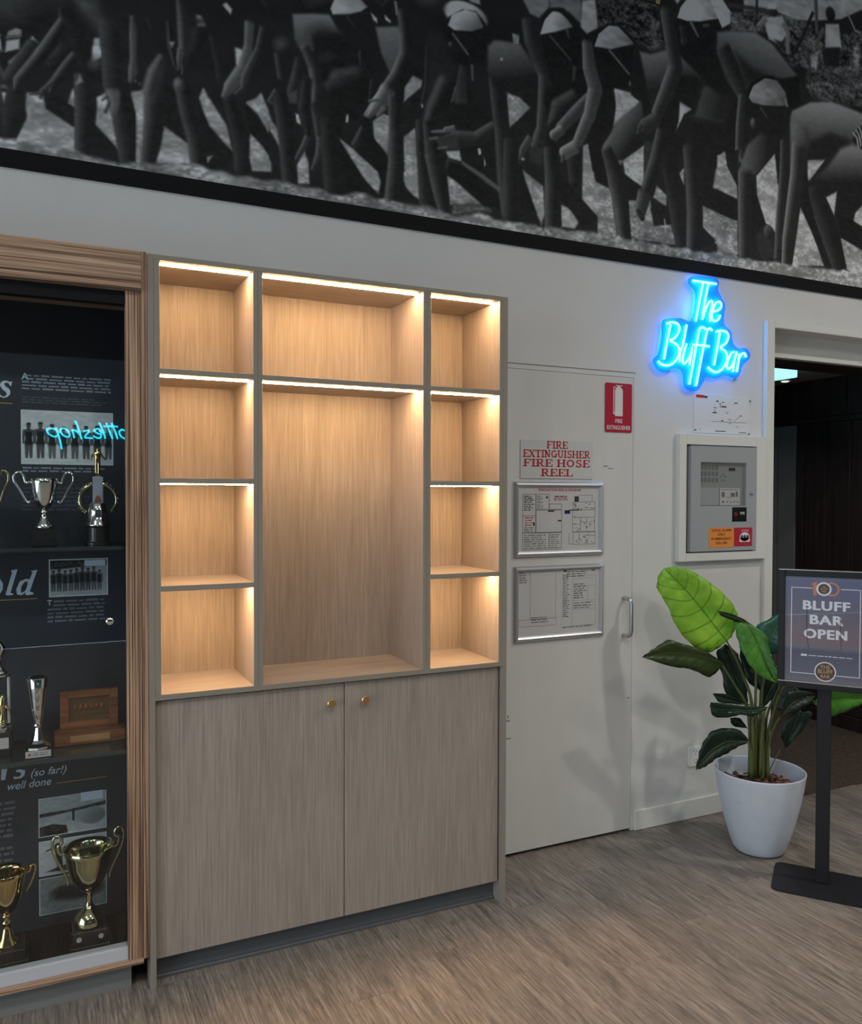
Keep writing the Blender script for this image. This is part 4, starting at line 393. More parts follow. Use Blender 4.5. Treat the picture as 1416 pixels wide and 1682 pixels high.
# ================================================================== STRUCTURE
fl = struct('floor', B(-4.2, 6.6, -6.5, 3.2, -.12, -.004), M['floor'])
pw, pl = .184, 1.22
pm = None
for i in range(34):
    x = -1.5 + i*pw; y = -3.1 - (i*0.437 % 1)*pl*.9
    while y < .33:
        a, b = max(y, -3.1), min(y+pl, .335)
        if b-a > .05:
            if pm is None or abs((b-a)-pl) > 1e-4:
                bm = nb(); box(bm, -pw/2+.0004, pw/2-.0004, 0, b-a-.0008, -.004, 0)
                for f in bm.faces:
                    pass
                me = bpy.data.meshes.new('plank'); bm.to_mesh(me); bm.free(); me.materials.append(M['floor'])
                if abs((b-a)-pl) < 1e-4: pm = me
                use = me
            else: use = pm
            o = bpy.data.objects.new('plank', use); C.objects.link(o); o.parent = fl; o.location = (x+pw/2, a, 0)
        y += pl
# back wall with the cupboard door opening and the bar doorway
DX0, DX1, DH = 1.1, 2.161, 2.097; OX, OH = 3.032, 2.28
bm = nb()
box(bm, -4.2, DX0, D, D+.15, 0, 4.4); box(bm, DX0, DX1+.0006, D, D+.15, DH+.0015, 4.4); box(bm, DX1+.0006, OX, D, D+.15, 0, 4.4)
box(bm, OX, 4.6, D, D+.15, OH+.14, 4.4); box(bm, 4.6, 6.6, D, D+.15, 0, 4.4); box(bm, DX0, DX1+.0006, D+.06, D+.15, 0, DH+.0015)
wb = struct('wall_back', bm, M['wall'])
bm = nb(); box(bm, -4.3, -4.2, -6.5, -4.3, 0, 4.4); box(bm, -4.3, -4.2, -.7, .49, 0, 4.4); box(bm, -4.3, -4.2, -4.3, -.7, 0, .12); box(bm, -4.3, -4.2, -4.3, -.7, 2.7, 4.4)
for k in range(1, 4): box(bm, -4.28, -4.22, -4.3+k*.9-.03, -4.3+k*.9+.03, .12, 2.7)
struct('wall_left', bm, M['wall']); struct('wall_right', B(6.6, 6.7, -6.5, .49, 0, 4.4), M['wall'])
struct('wall_front', B(-4.2, 6.6, -6.6, -6.5, 0, 4.4), M['dark_front'])
struct('ceiling', B(-4.3, 6.7, -6.6, .5, 4.4, 4.5), M['ceil'])
# hose reel cupboard door
door = thing('door_1', (DX1, D, 0)); door['kind'] = 'structure'
struct('door_leaf', B(DX0, DX1-.0006, D+.0006, D+.042, .012, DH, .0008), M['door'], door)
bm = nb(); hx, hz0, hz1 = 2.112, .905, 1.098
pts = [(hx, D, hz0+.012), (hx, D-.035, hz0+.012), (hx+.004, D-.05, hz0+.03), (hx+.004, D-.052, (hz0+hz1)/2), (hx+.004, D-.05, hz1-.03), (hx, D-.035, hz1-.012), (hx, D, hz1-.012)]
tube(bm, spline(pts, 4), .0095, n=10); hd = struct('door_handle', bm, M['steel'], door, smooth=True)
bm = nb(); box(bm, DX0, DX1+.010, D-.0016, D, DH+.022, DH+.0245)
struct('head_bead', bm, M['scuff'], door)
bm = nb()
for (x, z, l, h) in [(1.49, .588, .020, .004), (1.483, .6, .006, .012), (1.497, .603, .005, .010), (1.488, .512, .028, .003), (1.995, 1.688, .022, .004), (2.018, 1.678, .030, .003), (2.14, .62, .012, .005)]:
    box(bm, x, x+l, D-.0005, D+.001, z, z+h)
o = struct('scuff_mark', bm, M['scuff'], door); o['kind'] = 'stuff'
# skirting
struct('baseboard_back', B(2.177, 2.972, D-.014, D, 0, .094, .003), M['trim'])
# doorway trim
struct('trim_1', B(2.975, OX, D-.022, D+.15, 0, OH+.155, .003), M['trim'])
struct('trim_2', B(OX, 4.6, D-.022, D+.15, 2.40, OH+.155, .003), M['trim'])
struct('trim_3', B(OX, 4.6, D+.09, D+.13, OH, 2.40), M['trim'])
# ---- the dim bar beyond the doorway
struct('floor_carpet', B(2.9, 4.6, .312, 3.2, -.003, .0035), M['carpet'])
struct('ceiling_bar', B(2.6, 4.6, .70, 3.2, 2.36, 2.42), M['barceil'])
struct('trim_4', B(2.6, 4.6, D+.135, .70, OH, 2.42), M['beam'])
wr = struct('wall_bar_side', B(4.545, 4.7, D+.15, 3.2, 0, 2.36), M['barwall'])
wv = nb(); box(wv, 2.5, 2.6, D+.15, 3.2, 0, 2.42); struct('wall_bar_left', wv, M['barwall'])
struct('wall_bar_back', B(2.5, 4.7, 3.2, 3.3, 0, 2.42), M['barwall'])
yb = D+.15
k = 0
while yb < 1.46:
    struct('panel', B(4.528, 4.545, yb+.003, min(yb+.178, 1.462), .10, 2.055, .002), M['barwall'], wr); yb += .181
yb = D+.15
while yb < 3.1:
    struct('panel', B(4.532, 4.545, yb+.004, yb+.288, 2.10, 2.36, .002), M['barwall'], wr); yb += .292
struct('panel_rail', B(4.522, 4.545, D+.15, 3.2, 2.058, 2.096, .002), M['barwall'], wr)
struct('panel_skirting', B(4.524, 4.545, D+.15, 3.2, 0, .095, .002), M['barwall'], wr)
d2_ = thing('door_2', (4.53, 1.9, 0)); d2_['kind'] = 'structure'
struct('door_leaf', B(4.522, 4.544, 1.47, 1.62, 0.01, 2.055, .002), M['bardoor'], d2_); struct('door_leaf', B(4.518, 4.544, 1.624, 2.5, 0.01, 2.055, .002), M['bardoor'], d2_)
lt = thing('ceiling_light', (3.87, 1.13, 2.36), 'pale blue light panel on the dim ceiling beyond the doorway', 'light')
build('diffuser', B(3.60, 4.01, 1.02, 1.25, 2.304, 2.352, .004), M['barlight'], lt); build('housing', B(3.61, 4.0, 1.03, 1.24, 2.352, 2.3598), M['white'], lt)
dl = thing('downlight', (4.356, 1.42, 2.36), 'small round downlight in the dim ceiling beside the light panel', 'light')
bm = nb(); lathe(bm, [(.035, 2.36), (.04, 2.356), (.04, 2.352), (.028, 2.35)], 4.356, 1.42, 20); build('bezel', bm, M['white'], dl)
bm = nb(); lathe(bm, [(.026, 2.352), (.026, 2.346), (.016, 2.343)], 4.356, 1.42, 20); build('lens', bm, M['downlight'], dl)
# ================================================================== MURAL
mu = thing('mural', (1.6, D, 2.616), 'long black and white photo mural of crouching swimmers in caps above the shelves', 'mural')
st = .005; x0, z0 = -1.5, 2.672; nx, nz = 1200, 300
im = paint_mural(MU, STRIP, -1500, 2672, nx, nz, 5)
ia, ib = int((-.40-x0)/st), int((3.68-x0)/st)      # the print runs on past the frame at both ends
im[:, :ia] = im[:, 2*ia:ia:-1]; im[:, ib:] = im[:, ib-1:2*ib-nx-1:-1]
alb = np.clip(lin(32+(im-32)*1.2)*2.75-.012, .010, .8); print_sheet('mural_print', np.repeat(alb[..., None], 3, 2)*np.array([.985, 1.0, 1.0]), x0, z0, st, D-.0085, M['mural'], mu)
build('mural_panel', B(x0, x0+1199*st, D-.008, D-.0005, z0, z0+299*st), M['black'], mu)
build('border', B(x0, x0+1199*st, D-.010, D-.0005, 2.616, 2.674), M['black'], mu)
pq = thing('framed_picture', (2.17, D-.012, 3.807), 'small gilt framed picture hung at the top edge of the mural', 'picture')
bm = nb(); box(bm, 2.252, 2.277, D-.026, D-.012, 3.807, 4.02, .003); build('frame_side', bm, M['gold'], pq)
bm = nb(); box(bm, 2.05, 2.075, D-.026, D-.012, 3.807, 4.02, .003); build('frame_side', bm, M['gold'], pq)
build('frame_bottom', B(2.075, 2.252, D-.024, D-.012, 3.807, 3.819, .002), M['blackbase'], pq); build('picture_panel', B(2.075, 2.252, D-.018, D-.012, 3.819, 4.02), mat('maroon_print', srgb(84, 26, 26), .5), pq)

# ================================================================== LIT DISPLAY CABINET
W, H = 1.289, 2.3006; BK = .306; ZB, ZB0 = .929, .911; ZT = 2.285
X = dict(a=.0364, b=.3279, c=.3584, d=.939, e=.9697, f=1.2542)
cab = thing('display_cabinet', (W/2, .15, 0), 'tall pale oak display cabinet with lit open niches above two doors', 'cabinet')
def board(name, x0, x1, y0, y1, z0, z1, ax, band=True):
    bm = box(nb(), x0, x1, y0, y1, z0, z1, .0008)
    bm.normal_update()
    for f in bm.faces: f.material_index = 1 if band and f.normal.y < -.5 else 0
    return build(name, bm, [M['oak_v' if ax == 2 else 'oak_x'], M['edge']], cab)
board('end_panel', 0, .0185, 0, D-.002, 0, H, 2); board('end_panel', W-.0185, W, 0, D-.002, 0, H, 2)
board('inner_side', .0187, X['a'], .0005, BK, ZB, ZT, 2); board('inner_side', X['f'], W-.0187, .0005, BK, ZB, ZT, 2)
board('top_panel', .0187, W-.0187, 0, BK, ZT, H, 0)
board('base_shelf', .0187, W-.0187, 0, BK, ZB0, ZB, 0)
mid1, mid2 = (X['b']+X['c'])/2, (X['d']+X['e'])/2
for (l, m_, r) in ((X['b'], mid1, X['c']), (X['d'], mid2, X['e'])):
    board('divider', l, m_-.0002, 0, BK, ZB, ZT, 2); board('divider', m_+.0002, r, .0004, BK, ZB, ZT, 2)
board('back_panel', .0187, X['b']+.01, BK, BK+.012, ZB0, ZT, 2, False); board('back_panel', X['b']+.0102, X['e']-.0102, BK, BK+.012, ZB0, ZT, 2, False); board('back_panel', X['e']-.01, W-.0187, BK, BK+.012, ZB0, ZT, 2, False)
TH = .0175
leds = []
for (l, r, tops) in ((X['a'], X['b'], (1.9511, 1.6097, 1.2706)), (X['c'], X['d'], (1.9511,)), (X['e'], X['f'], (1.9511, 1.6097, 1.2706))):
    leds.append((l, r, ZT))
    for z in tops:
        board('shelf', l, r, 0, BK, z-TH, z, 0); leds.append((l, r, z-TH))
for (l, r, z) in leds:
    build('led_strip', B(l+.004, r-.004, .047, .057, z-.0025, z-.0002), M['led'], cab)
zd0, zd1 = .085, .905
dl_ = board('door', .0205, .6455, .018, .037, zd0, zd1, 2, False); dr_ = board('door', .6485, W-.0255, .018, .037, zd0, zd1, 2, False)
for (x, d) in ((.593, dl_), (.718, dr_)):
    bm = nb(); tmp = [(.006, 0), (.006, .014), (.0135, .016), (.0145, .019), (.0145, .025), (.0125, .027)]
    lathe(bm, tmp, 0, 0, 24); bmesh.ops.rotate(bm, verts=bm.verts, cent=(0, 0, 0), matrix=Matrix.Rotation(PI/2, 3, 'X')); bmesh.ops.translate(bm, verts=bm.verts, vec=(x, .018, .843))
    build('knob', bm, M['brass'], d, smooth=False)
build('kick_board', B(.0187, W-.0187, .062, .080, .004, .10), M['kick'], cab); build('kick_trim', B(.0187, W-.0187, .052, .062, 0, .012, .002), M['kick'], cab)
build('carcass_box', B(.0187, W-.0187, .040, BK+.012, .10, .906), M['oak_v'], cab)

# ================================================================== TROPHY CASE
case = thing('trophy_case', (-.63, .15, 0), 'dark glazed trophy case with streaky brown timber frame left of the lit cabinet', 'display case')
CL = -1.26
bm = nb(); box(bm, CL, -.0185, -.012, D-.002, 2.181, 2.302, .001); build('header', bm, M['zebra_x'], case)
build('stile', B(-.0635, -.0190, .006, .045, .105, 2.181, .001), M['zebra_v'], case); build('stile', B(CL, CL+.05, .006, .045, .105, 2.181, .001), M['zebra_v'], case)
build('side_panel', B(-.0182, -.0012, 0, D-.002, .105, 2.304, .001), M['zebra_v'], case); build('side_panel', B(CL-.018, CL-.0005, 0, D-.002, 0, 2.304, .001), M['zebra_v'], case)
build('base_board', B(CL, -.0190, -.002, D-.002, .092, .108, .001), M['zebra_x'], case)
build('plinth', B(CL, -.052, .047, D-.01, 0, .091), M['plinth'], case)
build('bottom_track', B(CL+.05, -.0640, .012, .05, .108, .147, .001), M['alu_w'], case); build('top_track', B(CL+.05, -.0640, .012, .05, 2.14, 2.18, .001), M['black'], case)
bm = nb(); box(bm, CL, -.03, .302, .332, .108, 2.181); box(bm, -.032, -.0190, .05, .302, .109, 2.18); build('lining', bm, M['black'], case)
build('floor_deck', B(CL, -.033, .051, .301, .1085, .122), M['black'], case)
g1 = build('glass_door', B(-.66, -.0645, .022, .028, .1475, 2.14), M['glass'], case); build('glass_door', B(CL+.05, -.63, .034, .040, .1475, 2.14), M['glass'], case)
bm = nb(); lathe(bm, [(.012, 0), (.012, .008), (.009, .011)], 0, 0, 20); bmesh.ops.rotate(bm, verts=bm.verts, cent=(0, 0, 0), matrix=Matrix.Rotation(PI/2, 3, 'X')); bmesh.ops.translate(bm, verts=bm.verts, vec=(-.112, .022, 1.168)); build('lock', bm, M['silver'], g1, smooth=True)
build('shelf', B(CL, -.034, .055, .299, 1.384, 1.396, .001), M['shelf_glass'], case); build('shelf', B(CL, -.034, .052, .299, .742, .757, .001), M['shelf_glass'], case)
for z in (1.379, .737): build('shelf_clip', B(-.046, -.034, .075, .09, z-.008, z+.004), M['steel'], case)
pp = build('print_panel', B(CL+.01, -.036, .2985, .3015, .123, 2.011), M['panel'], case)
def flat(name, polys, m, y=.298, par=None, holes=()):
    bm = nb()
    for p in polys: prism(bm, [(a/1000, b/1000) for a, b in p], y-.0004, y)
    return build(name, bm, m, par or pp)
flat('large_letter', TR['LT']['o'], M['ink_w']); flat('large_letter', TR['LT']['l'], M['ink_w']); flat('large_letter', TR['LT']['d'], M['ink_w']); flat('letter_counter', TR['LT']['dh'], M['panel'], .2974)
flat('large_letter', TR['LT']['s'], M['ink_w']); flat('large_letter', TR['LT']['T'], M['ink_w']); flat('large_letter', TR['LT']['S2'], M['ink_w'])
bm = nb(); text(bm, '(so far!)', -.340, .632, .2978, .034, 'LEFT', .004, .28, 1.0); text(bm, 'well done', -.409, .597, .2978, .036, 'LEFT', .004, .28, .92); build('small_lettering', bm, M['ink_w'], pp)
bm = nb(); text(bm, 'A', -.355, 1.929, .2978, .03, 'LEFT', .01); build('initial_letter', bm, M['ink_w'], pp); bm = nb(); text(bm, 'T', -.285, 1.192, .2978, .024, 'LEFT', .005); build('initial_letter', bm, M['ink_w'], pp)
for (a, b, z) in ((-.55, -.314, 1.2145), (-.5, -.382, 1.848), (-.26, -.104, .5975)): build('rule_line', B(a, b, .2976, .2982, z, z+.0026), M['ink_gold'], pp)
def greek(name, x0, x1, z0, z1, rows, m, ragged=.12, h=.45, indent=0, y=.2978, par=None, word=.03):
    bm = nb(); rh = (z1-z0)/rows
    for r in range(rows):
        z = z1-(r+.75)*rh; x = x0 + (indent if r < 2 else 0); e = x1 - random.random()*ragged*(x1-x0)
        while x < e:
            l = word*(.4+random.random()); b = min(e, x+l); box(bm, x, b, y-.0003, y, z, z+rh*h*(.8+.4*random.random())); x = b + word*.2
    o = build(name, bm, m, par or pp); o['kind'] = 'stuff'; return o
greek('text_block', -.354, -.08, 1.895, 1.948, 5, M['ink_dim'], .08, indent=.013); greek('text_block', -.354, -.086, 1.852, 1.877, 3, mat('faint_lettering', srgb(86, 93, 103), .6), .25)
greek('text_block', -.284, -.094, 1.132, 1.210, 6, mat('faint_lettering_lower', srgb(108, 116, 126), .6), .1, indent=.018)
greek('text_block', -.354, -.09, 1.628, 1.648, 2, M['ink_dim'], .2); greek('text_block', -.356, -.15, 1.50, 1.585, 6, mat('faint_lettering_mid', srgb(70, 77, 88), .6), .2)
fl_ = mat('faint_lettering_low', srgb(98, 104, 114), .6)
greek('text_block', -.62, -.375, .44, .565, 7, fl_, .1); greek('text_block', -.62, -.37, .34, .42, 4, fl_, .1)
# photographs printed on the panel
def photo(name, x0, x1, z0, z1, ops, y, base, par, tint, step=.0014, border=.005):
    nx, nz = int((x1-x0)/step), int((z1-z0)/step)
    o2 = [['P', base, [[0, 0], [nx*2, 0], [nx*2, nz*2], [0, nz*2]], 1, 3]] + ops
    im = paint_mural(o2, None, 0, 0, nx, nz, 2)
    b = max(1, int(border/step)); im[:b] = im[-b:] = 225; im[:, :b] = im[:, -b:] = 225
    rgb = lin(im)[..., None]*np.array(tint)
    return print_sheet(name, rgb, x0, z0, (x1-x0)/(nx-1), y, M['photo'], par)
def figures(n, W_, H_, big, dress=40, lo=.12, hi=.72, sk=196):
    ops = []
    for k in range(n):
        x = W_*(.08+.86*k/(n-1)); h = H_*(hi-lo)*(.90+.16*random.random())*big; z = H_*lo; sk2 = sk+random.randint(-12, 12)
        for q in (-1, 1): ops += [['L', sk2, sk2-18, [[x+q*.055*h, z, .036*h], [x+q*.05*h, z+.24*h, .05*h], [x+q*.05*h, z+.42*h, .062*h]], 2]]
        ops += [['L', dress+14, dress, [[x, z+.40*h, .10*h], [x, z+.56*h, .085*h], [x, z+.72*h, .105*h]], 2], ['L', sk2, sk2-18, [[x-.075*h, z+.77*h, .03*h], [x+.075*h, z+.77*h, .03*h]], 2]]
        for q in (-1, 1): ops += [['L', sk2, sk2-25, [[x+q*.13*h, z+.40*h, .024*h], [x+q*.135*h, z+.58*h, .03*h], [x+q*.115*h, z+.76*h, .036*h]], 2]]
        ops += [['L', sk2-20, sk2-40, [[x, z+.78*h, .03*h], [x, z+.84*h, .03*h]], 2], ['E', sk2, sk2-22, x, z+.90*h, .058*h, .078*h, 2], ['E', 46, 40, x+.004*h, z+.958*h, .060*h, .034*h, 2]]
    return ops
def pd(x0, x1, z0, z1, s=.0014): return (int((x1-x0)/s)*2, int((z1-z0)/s)*2)
PT = (.90, .99, 1.0)
a = (-.358, -.079, 1.655, 1.832); w_, h_ = pd(*a)
photo('team_photo', *a, figures(8, w_, h_, 1.05, sk=118), .2976, 218, pp, PT)
a = (-.279, -.098, 1.218, 1.343); w_, h_ = pd(*a)
photo('team_photo', *a, [['P', 60, [[0, h_*.72], [w_, h_*.8], [w_, h_], [0, h_]], 3, 2]] + figures(9, w_*.90, h_, .86, 46, .15, .84, 112), .2976, 180, pp, PT)
bm = B(-.171, -.106, .2968, .2972, 1.317, 1.337); build('photo_caption', bm, M['ink_w'], pp)
a = (-.315, -.107, .425, .555); w_, h_ = pd(*a)
photo('beach_photo', *a, [['P', 60, [[0, h_*.6], [w_*.5, h_*.62], [w_, h_*.72], [w_, h_*.62], [0, h_*.5]], 3, 2], ['P', 45, [[0, 0], [w_*.42, 0], [w_*.4, h_*.22], [w_*.2, h_*.3], [0, h_*.25]], 3, 2], ['L', 50, 40, [[w_*.5, h_*.32, 4], [w_*.5, h_*.6, 6]], 2], ['E', 165, 120, w_*.78, h_*.38, w_*.2, h_*.22, 4]], .2976, 175, pp, PT, border=.003)
build('photo_caption', B(-.187, -.118, .2968, .2972, .527, .556), M['ink_w'], pp)
a = (-.315, -.107, .295, .412); w_, h_ = pd(*a)
photo('beach_photo', *a, [['L', 60, 50, [[w_*.1, h_*.7, 3], [w_*.3, h_*.8, 4]], 2], ['P', 70, [[w_*.1, h_*.1], [w_*.5, h_*.05], [w_*.6, h_*.25], [w_*.3, h_*.22]], 3, 2], ['L', 60, 45, [[w_*.3, h_*.25, 12], [w_*.27, h_*.8, 14]], 3]], .2976, 190, pp, PT, border=.003)
a = (-.315, -.107, .165, .288); w_, h_ = pd(*a)
photo('beach_photo', *a, [['E', 62, 40, w_*.55, h_*.5, w_*.38, h_*.22, 12], ['E', 75, 40, w_*.35, h_*.55, w_*.15, h_*.14, 8]] + [['L', 50+random.random()*50, 40, [[w_*(.2+.6*random.random()), h_*(.35+.35*random.random()), 3], [w_*(.2+.6*random.random()), h_*(.35+.35*random.random()), 3]], 2] for k in range(16)], .2976, 140, pp, PT, border=.003)

# ---- trophies
def handle(bm, cx, cy, sgn, pts, r0, r1): return tube(bm, spline([(cx+sgn*x, cy, z) for x, z in pts], 4), r0, r1, 8)
def cup(name, cx, cy, label, zbase, blocks, foot, bowl, hpts, m_bowl, m_h, hr=(.0045, .0035), group=None):
    t = thing(name, (cx, cy, zbase), label, 'trophy', group)
    for (hw, z0, z1) in blocks: build('plinth', B(cx-hw, cx+hw, cy-hw, cy+hw, z0, z1, .002), M['blackbase'], t)
    bm = nb(); lathe(bm, foot, cx, cy, 28); build('foot', bm, m_bowl, t, smooth=True)
    bm = nb(); lathe(bm, bowl, cx, cy, 40); build('bowl', bm, m_bowl, t, smooth=True)
    for s in (-1, 1):
        bm = nb(); handle(bm, cx, cy, s, hpts, *hr); build('handle', bm, m_h, t, smooth=True)
    return t
def bowl(z0, z1, r, wall=.003, flare=1.0):
    h = z1-z0
    p = [(.004, z0), (.30*r, z0+.02*h), (.52*r, z0+.14*h), (.72*r, z0+.36*h), (.86*r, z0+.62*h), (.94*r, z0+.86*h), (r*flare, z1)]
    q = [(a-wall, b+wall) for a, b in p[::-1][:-1]]
    return p + [(r*flare-wall*.6, z1+.0006)] + q[1:] + [(.001, z0+.03*h)]
cup('silver_cup', -.292, .15, 'silver two-handled trophy cup on dark base on the upper glass shelf', 1.397, [(.036, 1.3975, 1.413), (.030, 1.413, 1.449)],
    [(.026, 1.449), (.027, 1.458), (.020, 1.468), (.011, 1.483), (.007, 1.496), (.0105, 1.500), (.0105, 1.505), (.006, 1.509)], bowl(1.508, 1.606, .041),
    [(.038, 1.596), (.050, 1.592), (.056, 1.612), (.066, 1.626), (.082, 1.618), (.083, 1.598), (.070, 1.575), (.052, 1.540), (.043, 1.530), (.040, 1.537)], M['silver'], M['silver'])
cup('silver_cup', -.471, .15, 'silver trophy cup cut off by the left picture edge on the upper shelf', 1.397, [(.036, 1.3975, 1.413), (.030, 1.413, 1.449)],
    [(.026, 1.449), (.027, 1.458), (.020, 1.468), (.011, 1.483), (.007, 1.496), (.0105, 1.500), (.006, 1.509)], bowl(1.508, 1.606, .041),
    [(.038, 1.596), (.050, 1.592), (.056, 1.612), (.066, 1.630), (.079, 1.620), (.080, 1.598), (.070, 1.575), (.056, 1.530), (.045, 1.520), (.040, 1.530)], M['silver'], M['pale_gold'])
# figure trophy
ft = thing('figure_trophy', (-.136, .15, 1.397), 'figure trophy with gold standing figurine on a clear column and wreath', 'trophy')
bm = nb(); lathe(bm, [(.042, 1.3975), (.042, 1.404), (.034, 1.408), (.034, 1.452), (.038, 1.456)], -.136, .15, 28); build('plinth', bm, M['blackbase'], ft)
bm = nb(); lathe(bm, [(.040, 1.456), (.039, 1.462), (.031, 1.474), (.0295, 1.5), (.027, 1.528), (.024, 1.530)], -.136, .15, 32); build('bell_base', bm, M['silver'], ft, smooth=True)
bm = nb(); box(bm, -.152, -.121, .143, .157, 1.530, 1.614, .001); box(bm, -.1495, -.1235, .1415, .1428, 1.558, 1.604); build('column', bm, M['acryl'], ft)
bm = nb(); prism(bm, [(-.148, 1.532), (-.125, 1.532), (-.130, 1.548), (-.1365, 1.556), (-.143, 1.548)], .140, .1428); build('emblem', bm, M['wood'], ft)
bm = nb(); n = 40; a0, a1 = math.radians(-52), math.radians(232)
tube(bm, [(-.134+.055*math.cos(a0+(a1-a0)*k/n), .168, 1.540+.052*math.sin(a0+(a1-a0)*k/n)) for k in range(n+1)], .0062, n=8)
for k in range(18):
    a = a0+(a1-a0)*(k+.5)/18; c = Vector((-.134+.055*math.cos(a), .166, 1.540+.052*math.sin(a)))
    for s in (.55, -.5): tube(bm, [c, c + Vector((math.cos(a+s), -.1, math.sin(a+s)))*.011], .0035, .0008, 5)
build('wreath', bm, M['pale_gold'], ft, smooth=True)
def skin_figure(name, verts, edges, rad, m, parent):
    r = root_of(parent).location
    me = bpy.data.meshes.new(name); me.from_pydata([tuple(Vector(v)-r) for v in verts], edges, []); o = bpy.data.objects.new(name, me); C.objects.link(o); o.parent = parent
    md = o.modifiers.new('skin', 'SKIN')
    if not me.skin_vertices: me.attributes
    for i, q in enumerate(rad): me.skin_vertices[0].data[i].radius = (q, q)
    me.skin_vertices[0].data[0].use_root = True
    sb = o.modifiers.new('subdivision', 'SUBSURF'); sb.levels = sb.render_levels = 1
    dg = bpy.context.evaluated_depsgraph_get(); dg.update(); m2 = bpy.data.meshes.new_from_object(o.evaluated_get(dg)); o.modifiers.clear(); o.data = m2
    m2.materials.clear(); m2.materials.append(m); m2.polygons.foreach_set('use_smooth', [True]*len(m2.polygons)); return o
fx, fy, fz = -.137, .15, 1.618
def fig(dx, dz, dy=0): return (fx+dx, fy+dy, fz+dz)
V = [fig(0, .045), fig(0, .060), fig(0, .070), fig(0, .078), fig(0, .086), fig(-.004, .040), fig(-.004, .022), fig(-.003, .002), fig(.004, .040), fig(.004, .022), fig(.003, .002),
     fig(-.009, .069), fig(-.017, .060), fig(-.020, .049), fig(.009, .069), fig(.017, .058), fig(.024, .049)]
Ed = [(0, 1), (1, 2), (2, 3), (3, 4), (0, 5), (5, 6), (6, 7), (0, 8), (8, 9), (9, 10), (2, 11), (11, 12), (12, 13), (2, 14), (14, 15), (15, 16)]
try:
    skin_figure('figurine', V, Ed, [.0075, .0078, .0088, .0036, .0066, .0058, .0046, .0034, .0058, .0046, .0034, .0044, .0034, .0028, .0044, .0034, .0028], M['gold'], ft)
except Exception as ex:
    bm = nb()
    for i, j in Ed: tube(bm, [V[i], V[j]], .004, .003, 8)
    build('figurine', bm, M['gold'], ft, smooth=True)
build('figurine_base', B(-.145, -.129, .143, .157, 1.6142, 1.619, .001), M['silver'], ft)
# tiered trophy, half out of frame
tt = thing('tiered_trophy', (-.432, .16, .757), 'tiered silver and gold trophy at the left picture edge of the middle shelf', 'trophy')
bm = B(-.480, -.386, .115, .205, .7575, .835, .003); build('plinth', bm, M['blackbase'], tt); build('label_plate', B(-.462, -.394, .1135, .1148, .785, .818), M['plate'], tt)
for z in (.838, 1.000):
    bm = nb(); lathe(bm, [(.050, z), (.054, z+.004), (.054, z+.009), (.047, z+.013), (.045, z+.018)], -.432, .16, 32); build('platform', bm, M['silver'], tt, smooth=False)
bm = nb(); lathe(bm, [(.052, .835), (.052, .838)], -.432, .16, 32); build('platform', bm, M['silver'], tt)
for (dx, dy) in ((-.038, 0), (.038, -.006), (0, .036)):
    bm = nb(); lathe(bm, [(.0045, .856), (.0045, 1.0)], -.432+dx, .16+dy, 10); build('column', bm, M['plate'], tt)
bm = nb(); lathe(bm, [(.026, 1.018), (.016, 1.030), (.010, 1.045), (.022, 1.065), (.028, 1.085), (.020, 1.105), (.006, 1.112)], -.425, .16, 16); build('finial', bm, M['silver'], tt, smooth=True)
bm = nb(); lathe(bm, [(.014, .856), (.010, .862), (.006, .885), (.011, .910), (.008, .925), (.007, .935), (.002, .945)], -.412, .150, 12); tube(bm, [(-.412, .15, .915), (-.396, .145, .900), (-.388, .142, .885)], .004, .003, 6); build('figurine', bm, M['gold'], tt, smooth=True)
# flute cup
fc = thing('flute_cup', (-.314, .10, .757), 'tall slender silver flute trophy on small labelled base beside the timber plaque', 'trophy')
build('plinth', B(-.351, -.276, .068, .135, .7575, .781, .002), M['blackbase'], fc); build('label_plate', B(-.348, -.278, .0665, .0678, .760, .780), M['plate'], fc)
bm = nb(); prism(bm, disc(-.337, .770, .004, 14), .0660, .0666); build('label_mark', bm, M['redtext'], fc)
greek('label_text', -.328, -.284, .765, .776, 2, M['ink_lt'], .1, y=.0664, par=fc, word=.014)
bm = nb(); lathe(bm, [(.036, .781), (.036, .788), (.024, .797), (.016, .806), (.011, .825), (.0085, .843)], -.314, .10, 8); build('foot', bm, M['silver'], fc)
bm = nb(); lathe(bm, [(.0085, .843), (.0125, .847), (.0125, .852), (.0105, .856), (.0135, .86), (.019, .91), (.0245, .955), (.030, .997), (.0288, .998), (.023, .955), (.017, .91), (.008, .87)], -.314, .10, 32); build('bowl', bm, M['silver'], fc, smooth=True)
bm = nb()
for k in range(4):
    tube(bm, [(-.314+.002*k, .10-.0285+.003*k-(.002 if k == 0 else 0), .975-.03*k), (-.310-.001*k, .10-.027+.0025*k, .962-.03*k)], .0008, n=5); tube(bm, [(-.3195, .0745+.003*k, .968-.028*k), (-.314, .0725+.003*k, .955-.028*k)], .0008, n=5)
build('engraving', bm, M['ink'], fc)
